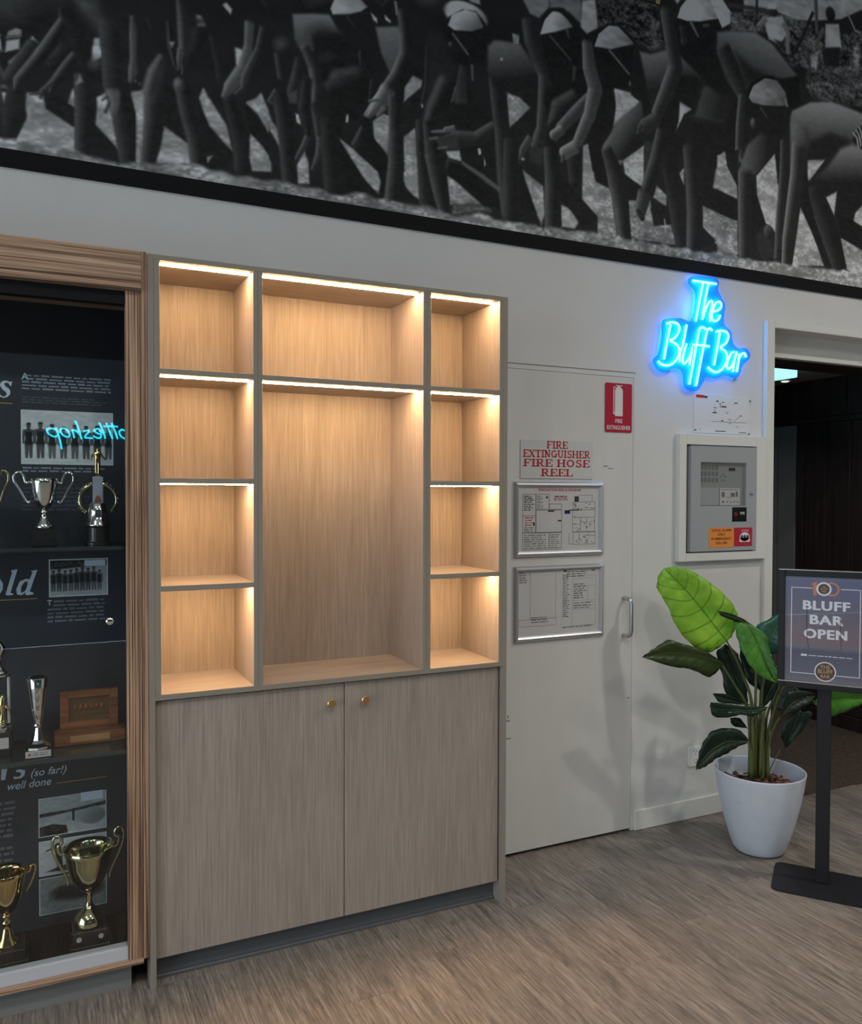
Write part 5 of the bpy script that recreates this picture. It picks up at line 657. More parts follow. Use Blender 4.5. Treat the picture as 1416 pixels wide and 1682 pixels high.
# timber plaque
pk = thing('timber_plaque', (-.162, .19, .757), 'brown timber plaque with framed relief standing on the middle shelf', 'trophy')
build('base', B(-.268, -.056, .155, .225, .7575, .797, .003), M['wood'], pk); build('base_step', B(-.255, -.070, .165, .222, .797, .803, .001), M['wood'], pk)
for (a, b, z0_, z1_) in ((-.250, -.224, .803, .922), (-.102, -.076, .803, .922), (-.224, -.102, .803, .825), (-.224, -.102, .901, .922)): build('frame', B(a, b, .190, .210, z0_, z1_, .0015), M['wood'], pk)
build('relief_panel', B(-.224, -.102, .198, .205, .825, .901), M['brown_relief'], pk)
bm = nb()
for k in range(6): tube(bm, [(-.205+.016*k, .1975, .858), (-.205+.016*k, .1968, .868), (-.205+.016*k, .1975, .876)], .004, .003, 6)
for k in range(5): tube(bm, spline([(-.215+.024*k, .198, .840+.003*(k % 2)), (-.203+.024*k, .198, .844), (-.192+.024*k, .198, .838)], 3), .002, n=5)
build('relief_figures', bm, M['wood'], pk, smooth=True); build('label_plate', B(-.222, -.104, .1535, .1548, .768, .789), mat('tan_plate', srgb(176, 132, 88), .45), pk)
# gold cups on the deck
z_ = .1225
t_ = cup('gold_cup', -.170, .145, 'large gold trophy cup with tall scroll handles on the case floor', z_, [(.058, z_, .137), (.052, .137, .181)],
    [(.046, .181), (.047, .190), (.044, .206), (.034, .222), (.020, .234), (.012, .242), (.008, .262), (.011, .272), (.008, .282), (.014, .288), (.006, .292)], bowl(.290, .432, .076, flare=1.03),
    [(.074, .418), (.086, .424), (.090, .446), (.078, .456), (.082, .474), (.097, .479), (.105, .462), (.103, .430), (.090, .395), (.072, .358), (.063, .335), (.062, .318)], M['pale_gold'], M['pale_gold'], (.0055, .004))
for dx in (-.032, .032):
    bm = nb(); prism(bm, disc(-.170+dx, .160, .008, 10), .092, .0935); build('rosette', bm, M['plate'], t_)
t_ = cup('gold_cup', -.405, .14, 'shadowed gold trophy cup low at the left picture edge of the case floor', z_, [(.062, z_, .142), (.052, .142, .172)],
    [(.034, .172), (.033, .180), (.020, .196), (.012, .222), (.009, .232), (.015, .238), (.015, .243), (.008, .250), (.014, .258), (.014, .263), (.006, .272)], bowl(.270, .400, .058),
    [(.056, .385), (.066, .390), (.070, .405), (.080, .402), (.080, .385), (.068, .350), (.055, .325)], M['gold'], M['gold'])

# ================================================================== SIGNS AND BOARDS ON THE WALL
fs = thing('extinguisher_sign', (2.074, D, 1.845), 'red fire extinguisher sign with white cylinder symbol above the cupboard door handle', 'sign')
bm = nb(); prism(bm, rrect(1.999, 2.149, 1.845, 2.067, .007), D-.0035, D-.0002); build('plate', bm, M['red'], fs)
bm = nb(); y = D-.0042
prism(bm, rrect(2.052, 2.096, 1.918, 2.040, .004), y, D-.0034); prism(bm, [(2.056, 2.040), (2.092, 2.040), (2.084, 2.050), (2.064, 2.050)], y, D-.0034); box(bm, 2.068, 2.080, y, D-.0034, 2.050, 2.056); box(bm, 2.056, 2.094, y, D-.0034, 2.054, 2.058); box(bm, 2.043, 2.047, y, D-.0034, 1.934, 2.048); box(bm, 2.043, 2.060, y, D-.0034, 2.046, 2.050); box(bm, 2.042, 2.050, y, D-.0034, 1.926, 1.936)
build('symbol', bm, M['white'], fs)
bm = nb(); text(bm, 'FIRE', 2.074, 1.887, y, .0265, bold=.008, sx=.86); text(bm, 'EXTINGUISHER', 2.074, 1.857, y, .0265, bold=.008, sx=.735); build('lettering', bm, M['white'], fs)
# slab-serif lettering, drawn stroke by stroke
def slab(bm, s, cx, z, h, width, y):
    T, t_ = .20, .105; out = []; x = 0
    def seg(a, b, w):
        d = Vector((b[0]-a[0], b[1]-a[1])); n = Vector((-d.y, d.x)).normalized()*w/2; out.append([(a[0]+n.x, a[1]+n.y), (b[0]+n.x, b[1]+n.y), (b[0]-n.x, b[1]-n.y), (a[0]-n.x, a[1]-n.y)])
    def stem(a, z0=0, z1=1): seg((a, z0), (a, z1), T)
    def serif(a, zz, l=.40): seg((a-l/2, zz), (a+l/2, zz), t_)
    def arc(cx_, cz, rx, rz, a0, a1, w=.17, n=12):
        p = [(cx_+rx*math.cos(math.radians(a0+(a1-a0)*k/n)), cz+rz*math.sin(math.radians(a0+(a1-a0)*k/n))) for k in range(n+1)]
        for q, r in zip(p, p[1:]): seg(q, r, w)
    b, tp = t_/2, 1-t_/2
    for ch in s:
        o = x
        def E_(n0): 
            nonlocal out
            n1 = out[n0:]; out[n0:] = [[(px+o, pz) for px, pz in q] for q in n1]
        n0 = len(out); wd = .86
        if ch == ' ': x += .42; continue
        if ch in 'FEL':
            stem(.22); serif(.2, b, .42); seg((.1, tp), (.22, tp), t_)
            if ch != 'L': seg((.2, tp), (.78, tp), t_); seg((.75, tp+.05), (.75, .70), .10); seg((.2, .5), (.55, .5), t_); seg((.55, .62), (.55, .38), .09)
            else: serif(.2, tp, .42)
            if ch != 'F': seg((.2, b), (.80, b), t_); seg((.77, 0), (.77, .32), .10)
        elif ch == 'I': stem(.22); serif(.22, b, .46); serif(.22, tp, .46); wd = .46
        elif ch == 'R': stem(.22); serif(.2, b, .42); seg((.05, tp), (.5, tp), t_); seg((.2, .47), (.5, .47), t_); arc(.48, .735, .22, .25, 90, -90); seg((.46, .47), (.76, .03), .17); seg((.68, b), (.92, b), t_); wd = .96
        elif ch == 'X': seg((.12, tp), (.76, b), .19); seg((.74, tp), (.14, b), .11); [serif(a, q, .34) for a in (.15, .74) for q in (b, tp)]; wd = .92
        elif ch == 'T': stem(.44); serif(.44, b, .44); seg((.06, tp), (.82, tp), t_); seg((.09, 1), (.09, .70), .10); seg((.79, 1), (.79, .70), .10); wd = .90
        elif ch == 'N': stem(.20, .03); seg((.2, .95), (.74, .05), .20); seg((.74, .05), (.74, 1), .11); serif(.2, b, .36); serif(.12, tp, .26); serif(.74, tp, .36); wd = .96
        elif ch == 'G': arc(.48, .5, .34, .42, 60, 320, .17); seg((.78, .46), (.78, .06), .17); seg((.52, .44), (.92, .44), t_); seg((.74, .98), (.74, .66), .09); wd = .98
        elif ch == 'U': seg((.2, .34), (.2, 1), T); seg((.74, .34), (.74, 1), .12); arc(.47, .36, .27, .30, 180, 360, .15); serif(.2, tp, .40); serif(.74, tp, .36); wd = .96
        elif ch == 'S': arc(.42, .735, .24, .21, 30, 270, .15); arc(.42, .275, .26, .22, 90, -150, .16); seg((.66, .98), (.66, .72), .09); seg((.14, .02), (.14, .30), .09); wd = .82
        elif ch == 'H': stem(.20); stem(.78); seg((.2, .5), (.78, .5), t_); [serif(a, q, .38) for a in (.2, .78) for q in (b, tp)]; wd = 1.0
        elif ch == 'O': arc(.48, .5, .34, .43, 0, 360, .17, 22); wd = .98
        E_(n0); x += wd
    k = width/x
    for q in out: prism(bm, [(cx-width/2+px*k, z+pz*h) for px, pz in q], y-.0004, y)
hs = thing('hose_reel_sign', (1.742, D, 1.63), 'clear sign with red slab letters FIRE EXTINGUISHER FIRE HOSE REEL', 'sign')
build('plate', B(1.554, 1.930, D-.0035, D-.0003, 1.630, 1.797, .0008), M['perspex'], hs)
y = D-.0036
for (s, z, wd, dx) in (('FIRE', 1.7615, .113, .0), ('EXTINGUISHER', 1.722, .352, 0), ('FIRE HOSE', 1.682, .350, 0), ('REEL', 1.6405, .170, 0)):
    bm = nb(); slab(bm, s, 1.742+dx, z, .0325, wd, y); build('lettering', bm, M['redtext'], hs)
def snap_frame(name, x0, x1, z0, z1, label, cat):
    t = thing(name, ((x0+x1)/2, D, z0), label, cat); wd = .024
    prof = [(0, 0), (0, .006), (.006, .0135), (.014, .0155), (.020, .011), (.024, .0045), (.024, 0)]
    cs = [(x0, z0), (x1, z0), (x1, z1), (x0, z1)]; ins = [(1, 1), (-1, 1), (-1, -1), (1, -1)]
    for k in range(4):
        bm = nb(); rows = []
        for q in (k, (k+1) % 4): rows.append([bm.verts.new((cs[q][0]+ins[q][0]*a, D-.001-b, cs[q][1]+ins[q][1]*a)) for a, b in prof])
        for i in range(len(prof)-1): bm.faces.new((rows[0][i], rows[0][i+1], rows[1][i+1], rows[1][i]))
        bm.faces.new(rows[0]); bm.faces.new(rows[1][::-1]); bm.faces.new((rows[0][0], rows[1][0], rows[1][-1], rows[0][-1])); bmesh.ops.recalc_face_normals(bm, faces=bm.faces)
        build('rail', bm, M['alu'], t)
    build('paper', B(x0+.022, x1-.022, D-.0035, D-.0005, z0+.022, z1-.022), M['paper'], t)
    build('cover_sheet', B(x0+.023, x1-.023, D-.0052, D-.0047, z0+.023, z1-.023), M['clear'], t)
    return t
def lines(name, segs, m, t, x0, z1, sc, y, w=.0012):
    bm = nb(); sv = sc*.826
    for a, b, c, d in segs:
        xa, xb = sorted((x0+a*sc, x0+c*sc)); za, zb = sorted((z1-(b-10)*sv, z1-(d-10)*sv)); box(bm, xa-w/2, xb+w/2, y-.0003, y, za-w/2, zb+w/2)
    o = build(name, bm, m, t); o['kind'] = 'stuff'; return o
e1 = snap_frame('evacuation_plan', 1.522, 1.991, 1.291, 1.616, 'silver framed evacuation diagram with site plan, upper of two on the cupboard door', 'framed notice')
s_ = .469/1290; ya = D-.0039
def Rr(x0, y0, x1, y1): return [(x0, y0, x1, y0), (x1, y0, x1, y1), (x1, y1, x0, y1), (x0, y1, x0, y0)]
seg = Rr(120, 190, 300, 740) + Rr(310, 190, 490, 410) + Rr(500, 330, 670, 410) + Rr(310, 420, 670, 740) + Rr(120, 750, 485, 990) + Rr(500, 750, 670, 990) + [(120, 500, 300, 500)]
lines('plan_lines', seg, M['ink'], e1, 1.522, 1.616, s_, ya, .0014)
seg = Rr(920, 200, 1120, 300) + Rr(840, 300, 1165, 420) + Rr(830, 420, 1165, 530) + Rr(830, 530, 1160, 740) + Rr(840, 750, 1170, 930) + [(950, 530, 950, 740), (1040, 530, 1040, 740), (830, 630, 950, 630), (950, 600, 1160, 600), (930, 760, 930, 930), (1010, 800, 1170, 800), (1060, 840, 1060, 930), (880, 300, 880, 420), (860, 220, 920, 300), (780, 760, 780, 920), (780, 920, 840, 920)]
lines('plan_lines', seg, M['ink'], e1, 1.522, 1.616, s_, ya, .0012)
seg = [(random.uniform(840, 1150), random.uniform(300, 920)) for k in range(46)]
lines('plan_symbols', [(a, b, a+random.uniform(6, 26), b+random.uniform(-3, 10)) for a, b in seg], M['ink_lt'], e1, 1.522, 1.616, s_, ya, .002)
lines('plan_symbols', [(720, 440, 790, 440), (720, 450, 790, 450), (720, 460, 790, 460), (720, 470, 790, 470), (720, 430, 790, 430)], M['ink_blue'], e1, 1.522, 1.616, s_, ya, .004); lines('plan_symbols', [(790, 425, 920, 420), (620, 570, 670, 570), (620, 580, 670, 580), (450, 225, 470, 245), (270, 600, 285, 640), (480, 430, 560, 440)], M['ink'], e1, 1.522, 1.616, s_, ya, .003)
bm = nb(); text(bm, 'EVACUATION SIGN & DIAGRAM', 1.522+.5*.469, 1.616-.0400, ya, .0150, bold=.012, sx=1.02); build('title', bm, M['redtext'], e1)
gx = lambda a: 1.522+a*s_
gz = lambda a: 1.616-(a-10)*s_*.826
greek('caption', gx(570), gx(760), gz(240), gz(205), 1, M['redtext'], 0, .5, y=ya, par=e1, word=.02); greek('caption', gx(560), gx(770), gz(285), gz(240), 2, M['ink_lt'], .1, .5, y=ya, par=e1, word=.02)
greek('notes', gx(135), gx(285), gz(430), gz(205), 8, M['ink'], .3, .45, y=ya, par=e1, word=.02); greek('notes', gx(150), gx(270), gz(650), gz(510), 4, M['redtext'], .3, .3, y=ya, par=e1, word=.02); greek('notes', gx(140), gx(280), gz(730), gz(660), 3, M['ink_lt'], .2, .4, y=ya, par=e1)
greek('notes', gx(325), gx(410), gz(400), gz(205), 7, M['ink_lt'], .4, .4, y=ya, par=e1, word=.015); greek('notes', gx(140), gx(470), gz(980), gz(765), 7, M['ink_lt'], .3, .35, y=ya, par=e1); greek('notes', gx(515), gx(655), gz(980), gz(765), 7, M['ink_lt'], .4, .35, y=ya, par=e1, word=.02)
e2 = snap_frame('notice_frame', 1.523, 1.994, .924, 1.251, 'silver framed pair of printed certificates, lower of two on the cupboard door', 'framed notice')
gx = lambda a: 1.523+a*s_
gz = lambda a: 1.251-(a-60)*s_*.815
def ln(segs, m, w): 
    lines('form_lines', [(a, b-50, c, d-50) for a, b, c, d in segs], m, e2, 1.523, 1.251, s_, ya, w)
build('page', B(gx(660), gx(1200), D-.0040, D-.0036, gz(1010), gz(120)), M['paper_w'], e2)
ya = D-.0042
ln(Rr(70, 130, 220, 180) + Rr(230, 150, 590, 830) + Rr(70, 830, 600, 930), M['ink_lt'], .0008); ln(Rr(830, 270, 1180, 970) + [(830, 380, 1180, 380), (830, 600, 1180, 600), (830, 680, 1180, 680), (830, 730, 1180, 730), (1060, 380, 1060, 600), (740, 230, 1180, 230)], M['ink_lt'], .0008)
greek('notes', gx(75), gx(190), gz(310), gz(140), 5, M['ink_lt'], .3, .4, y=ya, par=e2, word=.02); greek('notes', gx(240), gx(580), gz(900), gz(800), 3, M['ink_lt'], .4, .35, y=ya, par=e2); greek('notes', gx(690), gx(800), gz(850), gz(200), 22, M['ink_lt'], .45, .42, y=ya, par=e2, word=.02)
greek('notes', gx(750), gx(1060), gz(250), gz(150), 3, M['ink'], .3, .3, y=ya, par=e2); greek('notes', gx(850), gx(1050), gz(580), gz(340), 7, M['ink_lt'], .4, .42, y=ya, par=e2, word=.025); greek('notes', gx(850), gx(1150), gz(730), gz(620), 3, M['ink_lt'], .4, .3, y=ya, par=e2); greek('notes', gx(690), gx(1180), gz(1010), gz(975), 1, M['ink_lt'], .1, .4, y=ya, par=e2)
build('badge', B(gx(700), gx(745), ya-.0004, ya, gz(165), gz(130)), M['ink'], e2); build('badge', B(gx(1120), gx(1135), ya-.0004, ya, gz(170), gz(130)), M['ink'], e2); build('badge', B(gx(1150), gx(1165), ya-.0004, ya, gz(170), gz(130)), M['ink'], e2)
# zone plan above the fire panel
zp = thing('zone_plan', (2.70, D, 1.858), 'thin white plan sheet pinned between the neon and the alarm panel', 'notice')
build('sheet', B(2.520, 2.878, D-.003, D-.0004, 1.860, 2.047), M['paper_w'], zp)
yb_ = D-.0032; k_ = .358/430; zx = lambda a: 2.520+(a-330)*k_
zz = lambda b: 2.047-(b-140)*(.187/375)
bm = nb()
for (a, b, c, d) in [(500, 195, 518, 208), (545, 205, 560, 214), (640, 204, 668, 214), (540, 245, 580, 258), (480, 262, 500, 270), (470, 310, 505, 320), (488, 285, 492, 312), (575, 300, 598, 304), (578, 314, 594, 318), (540, 384, 556, 394), (595, 374, 618, 380), (600, 410, 614, 416), (685, 328, 700, 338), (645, 378, 652, 384), (660, 362, 668, 368), (672, 345, 680, 352), (760, 174, 775, 186), (755, 500, 768, 514), (335, 484, 350, 496), (460, 398, 740, 401), (530, 215, 534, 262), (520, 222, 530, 226), (375, 470, 378, 490), (495, 488, 575, 496), (680, 494, 740, 500), (655, 440, 675, 444)]: box(bm, zx(a), zx(c), yb_-.0003, yb_, zz(d), zz(b))
o = build('plan_marks', bm, M['ink'], zp); o['kind'] = 'stuff'
bm = nb(); box(bm, zx(345), zx(405), yb_-.0003, yb_, zz(178), zz(150)); build('plan_title', bm, M['redtext'], zp); build('plan_title', B(zx(405), zx(432), yb_-.0003, yb_, zz(178), zz(158)), M['ink'], zp)

# fire alarm panel
ap = thing('alarm_panel', (2.69, D, 1.244), 'grey fire alarm panel in a white surround beside the doorway', 'alarm panel')
ys = D-.030
for (a, b, c, d) in ((2.412, 2.455, 1.244, 1.850), (2.905, 2.972, 1.244, 1.850), (2.455, 2.905, 1.800, 1.850), (2.455, 2.905, 1.244, 1.284)): build('surround', B(a, b, ys, D-.0005, c, d, .0015), M['trim'], ap)
build('back_box', B(2.455, 2.905, D-.006, D-.0005, 1.284, 1.800), M['gap'], ap)
xa, xb, za, zb = 2.476, 2.898, 1.290, 1.795; wx0, wx1, wz0, wz1 = 2.536, 2.830, 1.508, 1.718
yd = ys-.006
for (a, b, c, d) in ((xa, wx0, za, zb), (wx1, xb, za, zb), (wx0, wx1, wz1, zb), (wx0, wx1, za, wz0)): build('door_frame', B(a, b, yd, D-.008, c, d), M['grey_panel'], ap)
build('window_back', B(wx0, wx1, yd+.016, D-.008, wz0, wz1), M['grey_mid'], ap)
build('window_pane', B(wx0+.0005, wx1-.0005, yd+.004, yd+.007, wz0+.0005, wz1-.0005), M['clear'], ap)
build('blank_plate', B(2.537, 2.664, yd+.012, yd+.016, 1.511, 1.596), M['grey_panel'], ap); dp = build('display_plate', B(2.670, 2.800, yd+.011, yd+.016, 1.511, 1.594), M['plate'], ap)
bm = nb()
for (a, b, c, d) in [(2.678, 2.79, 1.585, 1.588), (2.68, 2.70, 1.55, 1.575), (2.712, 2.735, 1.548, 1.551), (2.74, 2.765, 1.552, 1.572), (2.772, 2.786, 1.552, 1.578), (2.684, 2.696, 1.522, 1.532), (2.712, 2.722, 1.524, 1.530), (2.735, 2.745, 1.524, 1.530), (2.757, 2.767, 1.524, 1.530), (2.779, 2.789, 1.524, 1.530)]: box(bm, a, b, yd+.0102, yd+.011, c, d)
build('keypad', bm, M['grey_dark'], ap)
bm = nb()
for r in range(3):
    for q in range(5): box(bm, 2.548+.024*q, 2.566+.024*q, yd+.0155, yd+.016, 1.622+.030*r, 1.644+.030*r)
for q in range(5): a = PI/2+q*2*PI/5; box(bm, 2.694+.016*math.cos(a)-.005, 2.694+.016*math.cos(a)+.005, yd+.0155, yd+.016, 1.645+.016*math.sin(a)-.005, 1.645+.016*math.sin(a)+.005)
build('indicator_grid', bm, M['grey_dark'], ap); build('indicator_screen', B(2.73, 2.772, yd+.0145, yd+.016, 1.678, 1.694), M['black'], ap)
bm = nb(); lathe(bm, [(.011, 0), (.011, .006), (.008, .012)], 0, 0, 16); bmesh.ops.rotate(bm, verts=bm.verts, cent=(0, 0, 0), matrix=Matrix.Rotation(PI/2, 3, 'X')); bmesh.ops.translate(bm, verts=bm.verts, vec=(2.866, yd, 1.573)); build('key_lock', bm, M['steel'], ap)
bs = build('black_label', B(2.739, 2.833, yd-.0012, yd-.0002, 1.431, 1.501), M['black'], ap); bm = nb(); text(bm, 'FVS', 2.805, 1.465, yd-.0016, .019, bold=.012); build('lettering', bm, M['white'], bs)
bm = nb(); ring(bm, 2.762, 1.468, .006, .009, yd-.0016, yd-.0012, 16); build('emblem', bm, M['redtext'], bs)
os_ = build('orange_label', B(2.590, 2.751, yd-.0012, yd-.0002, 1.307, 1.403), M['orange'], ap); bm = nb()
for i, s in enumerate(('LOCAL ALARM', 'ONLY', 'IN EMERGENCY', 'DIAL 000')): text(bm, s, 2.6705, 1.385-.0205*i, yd-.0015, .0168, bold=.012, sx=1.12)
build('lettering', bm, mat('brown_lettering', srgb(110, 52, 16), .6), os_)
rs = build('red_label', B(2.752, 2.872, yd-.0012, yd-.0002, 1.310, 1.401), M['red'], ap)
bm = nb(); box(bm, 2.788, 2.856, yd-.0016, yd-.0012, 1.331, 1.352); prism(bm, disc(2.822, 1.356, .022, 20, 1.45), yd-.0016, yd-.0012); build('label_badge', bm, M['white'], rs)
bm = nb(); [prism(bm, disc(2.803+.019*q, 1.357, .008, 12), yd-.0020, yd-.0016) for q in range(3)]; build('badge_marks', bm, M['ink'], rs)
greek('badge_text', 2.80, 2.85, 1.381, 1.393, 2, M['perspex'], .1, .4, y=yd-.0013, par=rs, word=.012)
# power outlet
po = thing('power_outlet', (2.545, D, .30), 'white double power outlet low on the wall behind the plant', 'outlet')
bm = nb(); prism(bm, rrect(2.508, 2.582, .252, .345, .006), D-.009, D-.0003); build('cover_plate', bm, M['outlet'], po)
bm = nb()
for zc_ in (.318, .276):
    for (dx, dz) in ((-.008, .006), (.008, .006), (0, -.008)): box(bm, 2.545+dx-.0015, 2.545+dx+.0015, D-.0095, D-.0088, zc_+dz-.004, zc_+dz+.004)
build('sockets', bm, M['gap'], po)
for zc_ in (.318, .276): build('switch', B(2.564, 2.572, D-.012, D-.009, zc_-.005, zc_+.005, .001), M['outlet'], po)

# ---- neon sign
def mm3(p, y): return (p[0]/1000, y, p[1]/1000)
ns = thing('neon_sign', (2.56, D, 2.06), 'glowing blue neon sign reading The Bluff Bar beside the doorway', 'neon sign')
bm = nb(); ol = [mm3(p, 0) for p in TR['OL']]; ol = spline(ol + [ol[0]], 3)[:-1]; prism(bm, [(p.x, p.z) for p in ol], D-.020, D-.016); bk = build('backing_sheet', bm, M['backing'], ns)
for l, sts in TR['N']:
    bm = nb()
    for s in sts: tube(bm, spline([mm3(p, D-.029) for p in s], 5), .0052, n=8)
    build('neon_letter', bm, M['tube'], ns, smooth=True)
for (x, z) in ((2.50, 2.56), (2.60, 2.56), (2.36, 2.14), (2.78, 2.13)):
    bm = nb(); lathe(bm, [(.006, 0), (.006, .016)], 0, 0, 10); bmesh.ops.rotate(bm, verts=bm.verts, cent=(0, 0, 0), matrix=Matrix.Rotation(PI/2, 3, 'X')); bmesh.ops.translate(bm, verts=bm.verts, vec=(x, D-.0003, z)); build('standoff', bm, M['steel'], ns)
# the bottle shop sign across the room, seen as a reflection in the case glass
n2 = thing('neon_sign', (.1, -6.5, 2.0), 'cyan neon bottleshop sign seen mirrored in the trophy case glass', 'neon sign')
build('backing_sheet', B(-.40, 1.42, -6.495, -6.48, 1.98, 2.52), M['dark_front'], n2)
for l, sts in TR['BT']:
    bm = nb()
    for s in sts: tube(bm, spline([mm3(p, -6.46) for p in s], 4), .009, n=6)
    build('neon_letter', bm, M['tube2'], n2, smooth=True)

# ================================================================== POTTED PLANT
px_, py_ = 2.545, -.060
plant = thing('potted_plant', (px_, py_, 0), 'leafy green plant in a tapered white pot beside the doorway', 'plant')
bm = nb()
lathe(bm, [(.085, 0), (.100, .006), (.110, .018), (.128, .070), (.148, .140), (.166, .215), (.180, .290), (.189, .352), (.1895, .357), (.186, .358), (.183, .352), (.174, .290), (.168, .262)], px_, py_, 56); build('pot', bm, M['pot'], plant, smooth=True)
bm = nb(); lathe(bm, [(.166, .262), (.166, .272), (.10, .281), (.002, .285)], px_, py_, 32); build('soil', bm, M['soil'], plant, smooth=True)
bm = nb(); rr = random.Random(3)
for k in range(170):
    a, q = rr.random()*2*PI, .158*math.sqrt(rr.random()); c = Vector((px_+q*math.cos(a), py_+q*math.sin(a), .284+rr.random()*.010))
    n0 = len(bm.verts); l, w2 = rr.uniform(.010, .024), rr.uniform(.005, .011); box(bm, -l, l, -w2, w2, -.003, .003); bm.verts.ensure_lookup_table()
    mtx = Matrix.Translation(c) @ Matrix.Rotation(a*3, 4, 'Z') @ Matrix.Rotation(rr.uniform(-.5, .5), 4, 'X') @ Matrix.Rotation(rr.uniform(-.4, .4), 4, 'Y')
    for v in bm.verts[n0:]: v.co = mtx @ v.co
o = build('bark_chips', bm, M['bark'], plant); o['kind'] = 'stuff'
def leaf_mat(name, c0, c1, vein, rough=.4, trans=.15):
    m = mat(name, c0, rough, spec=.28); t = NT(m); uv = t.n('ShaderNodeUVMap'); sp = t.n('ShaderNodeSeparateXYZ'); t.l(uv.outputs[0], sp.inputs[0])
    def math_(op, a, b=None):
        o = t.n('ShaderNodeMath', operation=op)
        for i, v in enumerate((a, b)):
            if v is None: continue
            if isinstance(v, (int, float)): o.inputs[i].default_value = v
            else: t.l(v, o.inputs[i])
        return o.outputs[0]
    u = math_('ABSOLUTE', math_('SUBTRACT', sp.outputs[0], .5)); q = math_('FRACT', math_('SUBTRACT', math_('MULTIPLY', sp.outputs[1], 9.0), math_('MULTIPLY', u, 3.2)))
    d = math_('ABSOLUTE', math_('SUBTRACT', q, .5)); vn = t.ramp(d, [(0, (1, 1, 1)), (.03, (1, 1, 1)), (.07, (0, 0, 0))]); bw = t.n('ShaderNodeRGBToBW'); t.l(vn, bw.inputs[0])
    f = t.noise(t.coords((1, 1, 1)), 9, 4); base = t.ramp(f, [(.3, c0), (.7, c1)])
    t.l(t.mix(base, vein, math_('MULTIPLY', bw.outputs[0], .6)), t.b.inputs['Base Color'])
    t.bump(d, .35, .004)
    return m
LM = [leaf_mat('bright_leaf', srgb(98, 152, 34), srgb(146, 188, 58), srgb(58, 100, 24)), leaf_mat('green_leaf', srgb(56, 112, 34), srgb(82, 138, 48), srgb(44, 90, 30)),
      leaf_mat('olive_leaf', srgb(44, 58, 28), srgb(60, 74, 38), srgb(36, 48, 26), .3), leaf_mat('dark_leaf', srgb(19, 34, 25), srgb(28, 47, 33), srgb(16, 28, 22), .42),
      leaf_mat('teal_leaf', srgb(30, 74, 58), srgb(40, 92, 72), srgb(26, 62, 50), .35), leaf_mat('glossy_dark_leaf', srgb(22, 42, 34), srgb(33, 55, 40), srgb(18, 34, 28), .16)]
def cr(rows, sub):
    cols = [spline([Vector(r[k])/1000 for r in rows], sub) for k in range(3)]
    return list(zip(*cols))
leaf_labels = {0: 'large bright lime leaf', 1: 'mid green leaf', 2: 'olive green leaf', 4: 'teal green leaf', 5: 'glossy dark leaf'}
for col, rows in TR['LV']:
    R_ = cr(rows, 4); bm = nb(); uvl = bm.loops.layers.uv.new('UVMap'); grid = []
    for i, (m_, l_, r_) in enumerate(R_):
        v = i/(len(R_)-1); wob = .0035*math.sin(i*1.9+col)
        row = []
        for k, tt_ in enumerate((1, .66, .33, 0, .33, .66, 1)):
            e = l_ if k < 3 else r_; p = m_.lerp(e, tt_) + Vector((0, -1, .2))*(.012*math.sin(PI*tt_)*min(1, (e-m_).length/.06)) + Vector((0, wob*tt_, 0))
            row.append((bm.verts.new(p), k/6, v))
        grid.append(row)
    for a, b in zip(grid, grid[1:]):
        for k in range(6):
            q = (a[k], a[k+1], b[k+1], b[k])
            try:
                f = bm.faces.new([z[0] for z in q])
                for lp, z in zip(f.loops, q): lp[uvl].uv = (z[1], z[2])
            except ValueError: pass
    bmesh.ops.remove_doubles(bm, verts=bm.verts, dist=1e-5); bmesh.ops.recalc_face_normals(bm, faces=bm.faces)
    lf = build('leaf', bm, LM[col], plant, smooth=True)
    md = lf.modifiers.new('thickness', 'SOLIDIFY'); md.thickness = .0012; md.offset = 0
    if col in leaf_labels: lf['label'] = leaf_labels[col]
    bm = nb(); mids = [r[0] + Vector((0, -.0016, .0003)) for r in R_]; tube(bm, mids, .0028, .0008, 6); build('midrib', bm, M['stem'] if col else LM[1], lf, smooth=True)
for pts, r0, r1 in TR['ST']:
    bm = nb(); tube(bm, spline([Vector(p)/1000 for p in pts], 5), r0/1000, r1/1000, 8); build('stem', bm, M['stem'], plant, smooth=True)

# ================================================================== POSTER STAND (turned towards the room)
sa = math.radians(52)
ps = thing('sign_stand', (2.521, -.403, 0), 'black floor stand holding the BLUFF BAR OPEN poster', 'sign stand', rz=-sa); 
bm = nb(); bmesh.ops.create_cube(bm, size=1)
for v in bm.verts: v.co = (v.co.x*.36, v.co.y*.27+.0, v.co.z*.006+.003)
bm.free(); bm = nb()
out = rrect(-.18, .18, -.135, .135, .03, 5); a = [bm.verts.new((x, z, 0)) for x, z in out]; b = [bm.verts.new((x, z, .007)) for x, z in out]
bm.faces.new(a[::-1]); bm.faces.new(b); [bm.faces.new((a[i], a[(i+1) % len(a)], b[(i+1) % len(a)], b[i])) for i in range(len(a))]
bmesh.ops.translate(bm, verts=bm.verts, vec=(0, -.012, 0)); build('base_plate', bm, M['stand'], ps)
build('pole', B(-.026, .026, -.012, .012, .007, 1.10, .003), M['stand'], ps)
fz0, fz1, fy0, fy1 = .790, 1.262, -.042, -.014
for (a, b, c, d) in ((-.171, -.146, fz0, fz1), (.146, .171, fz0, fz1), (-.146, .146, fz0, fz0+.025), (-.146, .146, fz1-.025, fz1)): build('frame_rail', B(a, b, fy0, fy1, c, d, .002), M['stand'], ps)
for z in (fz1-.0005, fz0+.0235): build('frame_lip', B(-.170, .170, fy0-.001, fy0+.006, z, z+.003), M['frame_edge'], ps)
build('frame_back', B(-.168, .168, -.014, -.012, fz0+.004, fz1-.004), M['stand'], ps)
